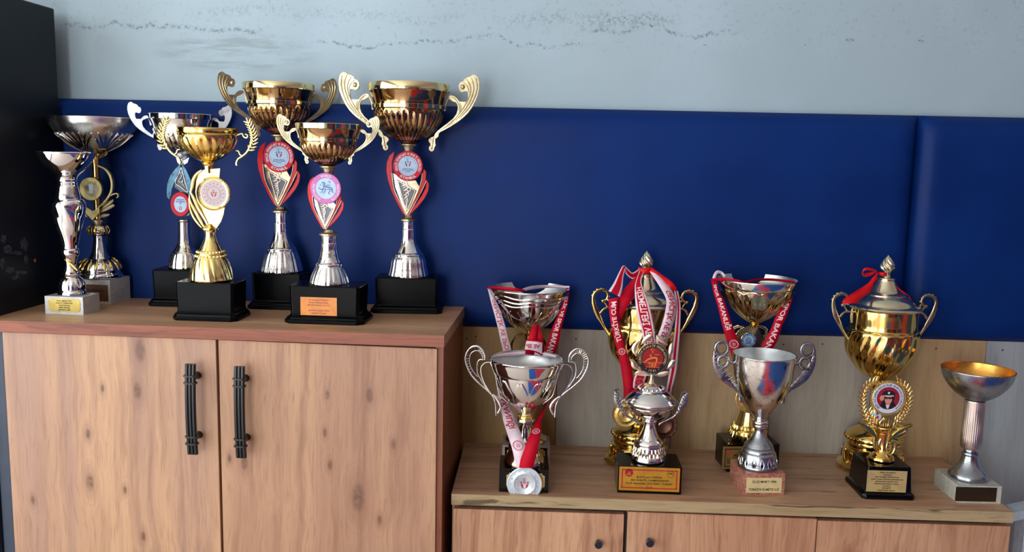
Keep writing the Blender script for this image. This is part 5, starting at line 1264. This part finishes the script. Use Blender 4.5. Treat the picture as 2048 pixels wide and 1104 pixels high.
# ------------------------------------------------------------------ 12 fluted rose-gold goblet with a ribbon
def T_l():
    T = Trophy('champagne-gold goblet with arched flutes and a blue-centred sunburst disc', .572, -.094, 0, 6, face=2, group=LOW)
    d = .098; hb = T.block(.138, d, 889, 'black_gloss')
    o, mp, W_, H_ = T.plaque((1446, 893, 1540, 937), d, 'dark_gold_plaq', frame='black_print')
    r = lambda s: H_*s
    decal('lettering', [tx('EYÜP SULTAN', 0, r(.26), r(.10), W_*.36), tx('MİNİKLER KARATE', -W_*.02, r(.11), r(.10), W_*.5), tx('İLLER ARASI ŞAMPİYONASI', 0, r(-.06), r(.12), W_*.82), tx('2014 DOĞUMLU KIZLAR', 0, r(-.2), r(.12), W_*.82)], mp, 'black_print', o)
    decal('lettering', [tx('2.Sİ', 0, r(-.35), r(.1), W_*.2), ring2(-W_*.37, r(.24), r(.10), r(.13))]+emblem(-W_*.37, r(.24), r(.08)), mp, 'red_ink', o)
    T.lathe('foot', [(846, 27), (850, 29), (856, 31), (860, 33.5), (866, 35), (871, 35.5), (877, 34), (884, 32), (887, 30)], 'yellow_gold', hb, sm=2, seg=90)
    mb = MB()
    for k in range(28):
        t = 2*pi*k/28
        for a, b in ((847, 28.5), (858, 33.5)):
            r0, z0 = T.prof([(a, b)])[0]; r1, z1_ = T.prof([(a+12, b+2.5)])[0]; tt = t+(.11 if a > 850 else 0)
            mb.sweep([Vector((r0*cos(tt), r0*sin(tt), z0)), Vector(((r0+r1)/2*cos(tt), (r0+r1)/2*sin(tt), (z0+z1_)/2)), Vector((r1*cos(tt), r1*sin(tt), z1_))], Vector((cos(tt), sin(tt), 0)), [.003, .0058, .001], .007, 6, 1)
    mb.build('frill', 'bright_gold', T.r)['kind'] = 'stuff'
    T.lathe('stem', [(712, 7), (730, 8), (760, 10), (790, 13), (815, 17.5), (832, 22), (847, 27)], 'bright_gold', sm=3)
    T.lathe('collar', [(645, 8), (648, 10), (651, 8.5), (654, 7), (712, 7)], 'gold')
    m, mpp_ = medallion(T, 1497, 681, 29.5, .010, None, 'smoke', 'gold', .004)
    mb = MB(); mp_, mm, c = T.dmap(1497, 681, .014)
    for k in range(36):
        t = 2*pi*k/36; mb.sweep([c+T.ul*(q*mm*cos(t))+Vector((0, 0, q*mm*sin(t))) for q in (15, 27.5)], T.nl, [.0014, .0034], .0016, 4, 1)
    mb.build('rays', 'bright_gold', m)['kind'] = 'stuff'
    m2, mq = medallion(T, 1497, 681, 15.5, .0145, 'blue_print', 'pale_blue', 'bright_gold', .002)
    decal('lettering', arc_tx('BURSA VALİLİĞİ', 12.3, 2.4, 0, 170)+arc_tx('SPOR İL MÜDÜRLÜĞÜ', 12.3, 2.3, 180, 160, True), mq, 'white_print', m2)
    decal('logo', [stroke2([(-5, -6), (-5, 2), (0, 7), (5, 2), (5, -6)], 1.4, 1), ring2(0, 0, 2, 3.2, 16), stroke2([(-5, -6), (5, -6)], 1.6, 1), stroke2([(-3, -3.6), (3, -3.6)], 1, 1)], mq, 'blue_print', m2)
    mb = MB()
    for sd in (-1, 1): T.sweep(mb, [(1498+sd*a, b, q) for a, b, q in ((10, 655, 4), (22, 653, 6), (33, 658, 6), (35, 668, 5), (30, 684, 5), (28, 700, 4))], .006, .0, 5)
    mb.build('ring_frame', 'lid_gold', T.r)
    T.lathe('rim_band', [(557, 79.5), (558, 80), (561, 79.4), (568, 77.5), (573, 75.5), (575, 73.8)], 'silver', sm=2, inner=600, seg=84)
    P = [(574, 74), (580, 72), (590, 68), (600, 62.5), (610, 55.5), (620, 46.5), (629, 36.5), (636, 27), (642, 17), (646, 9)]
    T.lathe('bowl', P, 'champagne', sm=4, seg=112, fl=(577, 640, 14, .05, 'lobe', 0))
    mb = MB(); n = 14
    for k in range(n):
        pts = []
        for j in range(7):
            t = 2*pi*(k+(j-3)/6.+.5)/n; r_, z_ = T.prof([(581-5.5*cos((j-3)/6.*pi), 72.5)])[0]; pts.append(Vector((r_*cos(t), r_*sin(t), z_)))
        mb.sweep(pts, Vector((0, 0, 1)), [.0034]*7, .0034, 6, 1)
    mb.build('arches', 'champagne', T.r)['kind'] = 'stuff'
T_l()
M5, R5, mp5 = medal('gold medal hidden behind the tarnished silver cup, hung from the champagne-gold goblet', 1501, 797, 30, -.155, 'medal_gold')
ribbon([(1422, 558, 1434, 556, -.095), (1427, 585, 1438, 582, -.13), (1432, 600, 1447, 598, -.145), (1439, 627, 1456, 624, -.15), (1445, 652, 1464, 648, -.153), (1453, 680, 1474, 674, -.155), (1460, 702, 1484, 697, -.156), (1470, 735, 1494, 730, -.157), (1490, 772, 1506, 768, -.157)],
       ['red_rib'], M5, texts=[('SPOR BAKANLIĞI', 566, 655, .5, 'down', 'pale_ink')], marks=[(685, 'pale_ink')])
ribbon([(1582, 562, 1590, 564, -.095), (1573, 598, 1584, 601, -.13), (1552, 632, 1571, 637, -.146), (1545, 650, 1563, 655, -.15), (1533, 675, 1555, 681, -.153), (1521, 697, 1542, 703, -.154), (1505, 735, 1527, 740, -.155), (1494, 770, 1510, 774, -.158)],
       ['red_rib'], M5, texts=[('VE SPOR BAKANLIĞI', 583, 722, .5, 'down', 'pale_ink')])
ribbon([(1423, 557, 1423, 562, -.095), (1445, 556, 1446, 561, -.14), (1475, 559, 1478, 565, -.16), (1488, 562, 1490, 566, -.15), (1515, 557, 1516, 562, -.08), (1550, 557, 1550, 562, -.05), (1589, 562, 1589, 567, -.095)], ['red_rib'], M5)
ribbon([(1424, 560, 1431, 559, -.095), (1427, 549, 1433, 551, -.09), (1434, 541, 1437, 547, -.085), (1444, 543, 1443, 549, -.08), (1452, 552, 1447, 556, -.085)], ['white_rib'], M5)

# ------------------------------------------------------------------ 15 tarnished silver cup on rose marble
def T_o():
    T = Trophy('tarnished plain silver cup with pierced handles on a reddish marble block', .5615, -.248, 0, 5, face=1, group=LOW)
    d = .104; hb = T.block(.103, d, 947, 'marble_rose')
    T.plaque((1493.5, 955.5, 1562, 985.5), d, 'plaq_cream', ['22-23 MART 1996', '', 'TÜRKİYE KUMİTE 2.Sİ'], mt=.12, mb_=.1)
    T.lathe('foot', [(884, 24), (890, 27), (893, 28.5), (896, 27.5), (899, 30), (905, 31), (907, 33), (914, 35), (922, 36.5), (930, 37), (934, 37), (937, 38.5), (942, 39), (945, 38)], 'pewter', hb, sm=2, seg=84)
    mb = MB()
    for k in range(15):
        t = 2*pi*k/15; pts = []
        for sg, py in ((0, 908), (1, 916), (0, 928)):
            pass
        for sg in (-1, 1):
            q = [(r_*cos(t+sg*.085*f), r_*sin(t+sg*.085*f), z_) for (r_, z_), f in zip(T.prof([(908, 34), (914, 36), (921, 37.2), (928, 37.6)]), (0, 1, 1, 0))]
            w_ = cr(q, 3); mb.sweep([Vector(p) for p in w_], Vector((cos(t), sin(t), 0)), [.0026]*len(w_), .003, 6, 1)
    mb.build('openwork', 'chrome', T.r)['kind'] = 'stuff'
    mb = MB()
    for k in range(15):
        t = 2*pi*k/15; q = [(r_*cos(t), r_*sin(t), z_) for r_, z_ in T.prof([(909, 33.5), (915, 35.6), (921, 36.7), (927, 37.1)])]
        mb.sweep([Vector(p) for p in cr(q, 2)], Vector((cos(t), sin(t), 0)), [.001, .005, .0075, .0085, .0075, .005, .001], .0022, 6, 1)
    mb.build('dark_infill', 'black_gloss', T.r)['kind'] = 'stuff'
    T.lathe('stem', [(858, 9.5), (862, 9.5), (868, 12), (874, 15), (880, 20), (885, 24)], 'pewter', sm=3)
    T.lathe('knob', [(838, 10), (841, 15), (845, 16), (848, 14.8), (850, 15.5), (854, 14), (858, 10)], 'old_silver', sm=2)
    T.lathe('bowl', [(708, 62.2), (709, 62.6), (712, 62), (722, 61.2), (735, 59.8), (750, 57.5), (764, 54), (778, 49), (792, 42.5), (806, 34), (818, 25), (828, 17.5), (835, 12), (839, 9.5)], 'old_silver', sm=4, inner=790, seg=96)
    c = lambda P: [((a-808)/6.5, 660+b/6.5)+tuple(k/6.5 for k in q) for a, b, *q in P]
    for mir in (1, -1):
        mb = MB()
        el = lambda cx, cy, rx, ry, w_: [(cx+rx*cos(2*pi*k/12), cy+ry*sin(2*pi*k/12), w_) for k in range(13)]
        T.sweep(mb, c(el(1365, 252, 82, 88, 44)), .006, 0, 3, True, mir)
        T.sweep(mb, c(el(1365, 252, 62, 68, 12)), .008, 0, 3, True, mir)
        T.sweep(mb, c(el(1337, 420, 66, 72, 46)), .007, 0, 3, True, mir)
        T.sweep(mb, c([(1205, 435, 50), (1240, 425, 40), (1285, 400, 40)]), .008, 0, 4, True, mir)
        T.sweep(mb, c([(1455, 290, 40), (1440, 400, 76), (1390, 510, 120), (1325, 610, 120), (1245, 690, 90), (1170, 750, 60), (1115, 810, 44), (1090, 870, 40), (1085, 920, 50), (1060, 945, 20)]), .006, 0, 5, True, mir)
        for i in range(11):        # rows of pellets
            t = i/10.; bx, by = 1450-330*t**1.25, 320+450*t; wv = 36+60*sin(pi*min(1, t*1.2))*(1-t*.4)
            for j in range(-2, 3): mb.ball(T.rel(*c([(bx+j*wv*.2-8, by+j*wv*.14)])[0][:2], .003, mir), .0017, 1, .8, 1, seg=6)
        for k in range(16): mb.ball(T.rel(*c([(1337+66*cos(2*pi*k/16), 420+72*sin(2*pi*k/16))])[0][:2], .0035, mir), .0018, 1, .8, 1, seg=6)
        mb.build('handle', 'antique', T.r, sharp=60)
T_o()

# ------------------------------------------------------------------ 14 gold wreath trophy with a round portrait
def T_n():
    T = Trophy('small gold wreath trophy with a round portrait, on a tapered black block', .866, -.243, 0, 0, face=2, group=LOW, name='wreath_trophy')
    d = .13; i = .008; h = T.front(1771, 935, d-2*i).z; T.hb = h
    rect_loft([(0, .064, d/2, .008), (.007, .064, d/2, .008), (.012, .062, d/2-.002, .006), (.016, .056, d/2-i, .003), (h, .0515, d/2-i*1.5, .002)], T.r, 'base', 'black_gloss', .001, 25)
    o, mp, W_, H_ = T.plaque((1735.5, 940, 1811, 985), d-2*i+.0015, 'plaq_tan', ['Gaziler Günü MAYIS', 'Hatırasına', 'şehit Ali Gaffar OKKAN anısına', 'yapılan Karate Turnuvası müsabakalarında', 'katılımınız için teşekkür eder,', 'Başarılarınızın Devamını Dileriz.', '17.03.2013', 'AK PARTİ', 'Gençlik Kolları Başkanı'], mt=.03, mb_=.03)
    T.lathe('foot', [(909, 20), (912, 22), (915, 21), (917, 23.5), (921, 24), (925, 24.5), (929, 23.5), (931, 21)], 'yellow_gold', h, sm=2, seg=60, fl=(916, 931, 10, .03, 'cos', 0))
    T.lathe('stem', [(866, 12), (875, 10), (888, 8), (900, 10), (906, 15), (910, 20)], 'yellow_gold', sm=3)
    X = lambda L: [(1690+a/5.52, 740+b/5.52)+tuple(k/5.52 for k in q) for a, b, *q in L]
    T.lathe('torch_cup', [(853, 14), (855, 15), (858, 13.5), (864, 11.5), (876, 9.5), (886, 7), (896, 6)], 'yellow_gold', sm=2)
    mb = MB()       # slim stems round the torch
    for P in ([(320, 740, 22), (318, 830, 26), (345, 910, 24), (385, 940, 16)], [(545, 790, 22), (548, 860, 24), (520, 920, 22), (480, 940, 16)], [(395, 760, 30), (375, 820, 34), (392, 880, 26), (395, 930, 18)], [(470, 760, 26), (462, 820, 20), (440, 890, 20), (430, 935, 14)], [(350, 790, 14), (352, 860, 16), (372, 930, 12)], [(510, 800, 14), (505, 870, 16), (468, 930, 12)]):
        T.sweep(mb, X(P), .007, .006, 5, flat=1)
    mb.build('torch', 'bright_gold', T.r, sharp=60); mb = MB()
    for k, P in enumerate(([(395, 620, 26), (385, 580, 22), (415, 545, 26), (435, 510, 8)], [(420, 620, 16), (425, 570, 14), (440, 530, 6)], [(448, 620, 16), (452, 560, 14), (462, 520, 6)], [(470, 620, 16), (480, 570, 14), (492, 525, 6)], [(490, 625, 14), (510, 580, 12), (520, 550, 6)])):
        T.sweep(mb, X(P), .006, .006, 4, flat=1)
    mb.build('torch_flame', 'bright_gold', T.r, sharp=60)
    w = MB()
    T.sweep(w, X([(345, 780, 26), (310, 700, 60), (240, 630, 66), (160, 585, 20)]), .012, .0, 5); T.build_w = w.build('wing', 'yellow_gold', T.r)
    w = MB()
    T.sweep(w, X([(480, 775, 24), (540, 710, 50), (630, 650, 44), (735, 605, 26)]), .012, .004, 5)
    T.sweep(w, X([(500, 750, 14), (580, 730, 50), (650, 700, 46), (690, 650, 14)]), .006, -.002, 5, flat=1); w.build('wing', 'yellow_gold', T.r)
    mb = MB(); rnd = random.Random(5)
    for path in ([(330, 640), (250, 560), (205, 450), (195, 340), (215, 230), (270, 150), (350, 115)], [(360, 600), (300, 530), (262, 450)], [(520, 640), (610, 570), (680, 470), (705, 370), (700, 260), (660, 180), (580, 130)], [(540, 580), (610, 520), (660, 430), (665, 350)]):
        laurel(mb, T, X(path), 5.2, 12.5, .001, th=.006, gap=2)
        T.sweep(mb, [(a, b, 2.4) for a, b in X(path)], .004, 0, 5)
    mb.build('wreath', 'bright_gold', T.r, sharp=60)['kind'] = 'stuff'
    px, py = 1690+478/5.52, 740+312/5.52
    m, mq = medallion(T, px, py, 33, .006, None, 'white_print', 'bright_gold', .004)
    mb = MB(); mp_, mm, c = T.dmap(px, py, .009)
    for k in range(52): mb.ball(c+T.ul*(34.2*mm*cos(2*pi*k/52))+Vector((0, 0, 34.2*mm*sin(2*pi*k/52))), .0024, 1, .8, 1, seg=6)
    mb.build('beading', 'bright_gold', m)['kind'] = 'stuff'
    r = 33*.94
    decal('lettering', arc_tx('ŞEHİT ALİ GAFFAR OKKAN İLLER ARASI KARATE TURNUVASI', r*.87, r*.13, 0, 285), mq, 'navy_print', m)
    lay = lambda k: T.dmap(px, py, .006+.004*.7+.0008+.0003*k)[0]
    B = r*.74
    decal('picture', [disc2(0, 0, B, 40)], mq, plain('print_red', S(150, 30, 50), .4), m)
    decal('picture', [disc2(0, B*.05, B*.55, 30, B*.6), poly2([(-B*.7, -B*.68), (-B*.5, -B*.3), (B*.5, -B*.3), (B*.72, -B*.66), (B*.3, -B*.94), (-B*.3, -B*.94)])], lay(1), plain('print_black', S(26, 26, 34), .4), m)
    decal('picture', [disc2(B*.02, -B*.12, B*.32, 24, B*.42), disc2(-B*.55, -B*.0, B*.2, 20, B*.24), poly2([(-B*.2, -B*.5), (B*.2, -B*.5), (B*.1, -B*.9), (-B*.1, -B*.9)])], lay(2), 'skin_print', m)
    decal('picture', [poly2([(-B*.48, B*.2), (B*.5, B*.2), (B*.62, B*.42), (B*.3, B*.66), (-B*.3, B*.66), (-B*.56, B*.42)]), poly2([(-B*.3, B*.08), (B*.34, B*.08), (B*.3, -B*.06), (B*.08, -B*.08), (0, B*.0), (-B*.1, -B*.08), (-B*.28, -B*.06)])], lay(3), 'black_print', m)
    decal('picture', [poly2([(-B*.42, B*.17), (B*.46, B*.17), (B*.48, B*.25), (-B*.46, B*.25)]), disc2(B*.02, B*.47, B*.10, 14), poly2([(-B*.16, -B*.6), (B*.16, -B*.6), (B*.05, -B*.92), (-B*.05, -B*.92)])], lay(4), 'white_print', m)
    P = [(300, 450), (350, 500), (400, 470), (405, 530), (370, 555), (330, 510), (295, 490)]
    o = T.plate('ribbon_print', X(P), 'pale_blue', .002, .007)
    T.plate('ribbon_print', X([(340, 520), (360, 500), (376, 520), (356, 545)]), 'ring_red', .002, .0085)
T_n()

# ------------------------------------------------------------------ 16 plain goblet with the copper-gilt inside
def T_p():
    T = Trophy('plain dull-silver goblet with a copper-gilt inside and a knurled stem, last at the right', 1.076, -.252, 0, 1.5, group=LOW)
    d = .118; hb = T.block(.104, d, 971.5, 'marble_cream')
    T.plaque((1912.5, 973.5, 1991, 1003.5), d, 'plaq_dark')
    T.lathe('foot', [(906, 14), (908, 16.2), (910, 15.5), (911, 14), (916, 14.8), (926, 17.5), (938, 23), (946, 29), (952, 33.5), (957, 36), (961, 36.5), (964, 36.5), (966, 35)], 'pewter', hb, sm=2, seg=72)
    T.lathe('stem_ring', [(894, 15), (898, 12.5), (900, 13), (902, 12), (904, 15.5), (906, 16.2), (908, 14)], 'pewter')
    T.lathe('stem', [(800, 19.6), (802, 19.8), (804, 19.4), (850, 19.6), (892, 19.8), (895, 15)], 'knurl', seg=120, fl=(803, 892, 30, .045, 'groove', .75), sm=2)
    P = [(738, 67.2), (739, 67.5), (742, 67), (752, 64.5), (762, 60), (772, 53.5), (781, 45.5), (788, 37), (794, 28), (798, 20), (800, 15)]
    o = T.lathe('bowl', P, 'pewter', sm=3, seg=96)
    R = T.prof([(738, 67.4)])[0]; zb = T.z(796); mb = MB()
    I = [(max(2e-4, r_-.0014), z_+.0006) for r_, z_ in T.prof(cr(P, 3))]
    v = []; f = []; seg = 72
    for r_, z_ in [(R[0], R[1]+.0002)]+I: v += [(r_*cos(2*pi*k/seg), r_*sin(2*pi*k/seg), z_) for k in range(seg)]
    for i in range(len(I)):
        for k in range(seg): a, b = i*seg+k, i*seg+(k+1) % seg; f.append((a, a+seg, b+seg, b))
    mb.add(v, f).build('lining', 'copper', T.r, fix=False)
    # the outer bowl's top is capped in the solid of revolution: open it
    bm = bmesh.new(); bm.from_mesh(o.data); cap = [q for q in bm.faces if len(q.verts) > 10 and q.calc_center_median().z > R[1]-.003]
    bmesh.ops.delete(bm, geom=cap, context='FACES_ONLY'); bm.to_mesh(o.data); bm.free()
T_p()

# small print and beadwork are one piece each
for o in scene.objects:
    if o.type == 'MESH' and o.parent and o.name.split('.')[0] in ('lettering', 'dots', 'petals', 'beading', 'rays', 'scrollwork', 'leaves', 'leaf_relief', 'picture', 'logo', 'drawing', 'emblem', 'border', 'edging', 'wave_relief', 'figure'): o['kind'] = 'stuff'
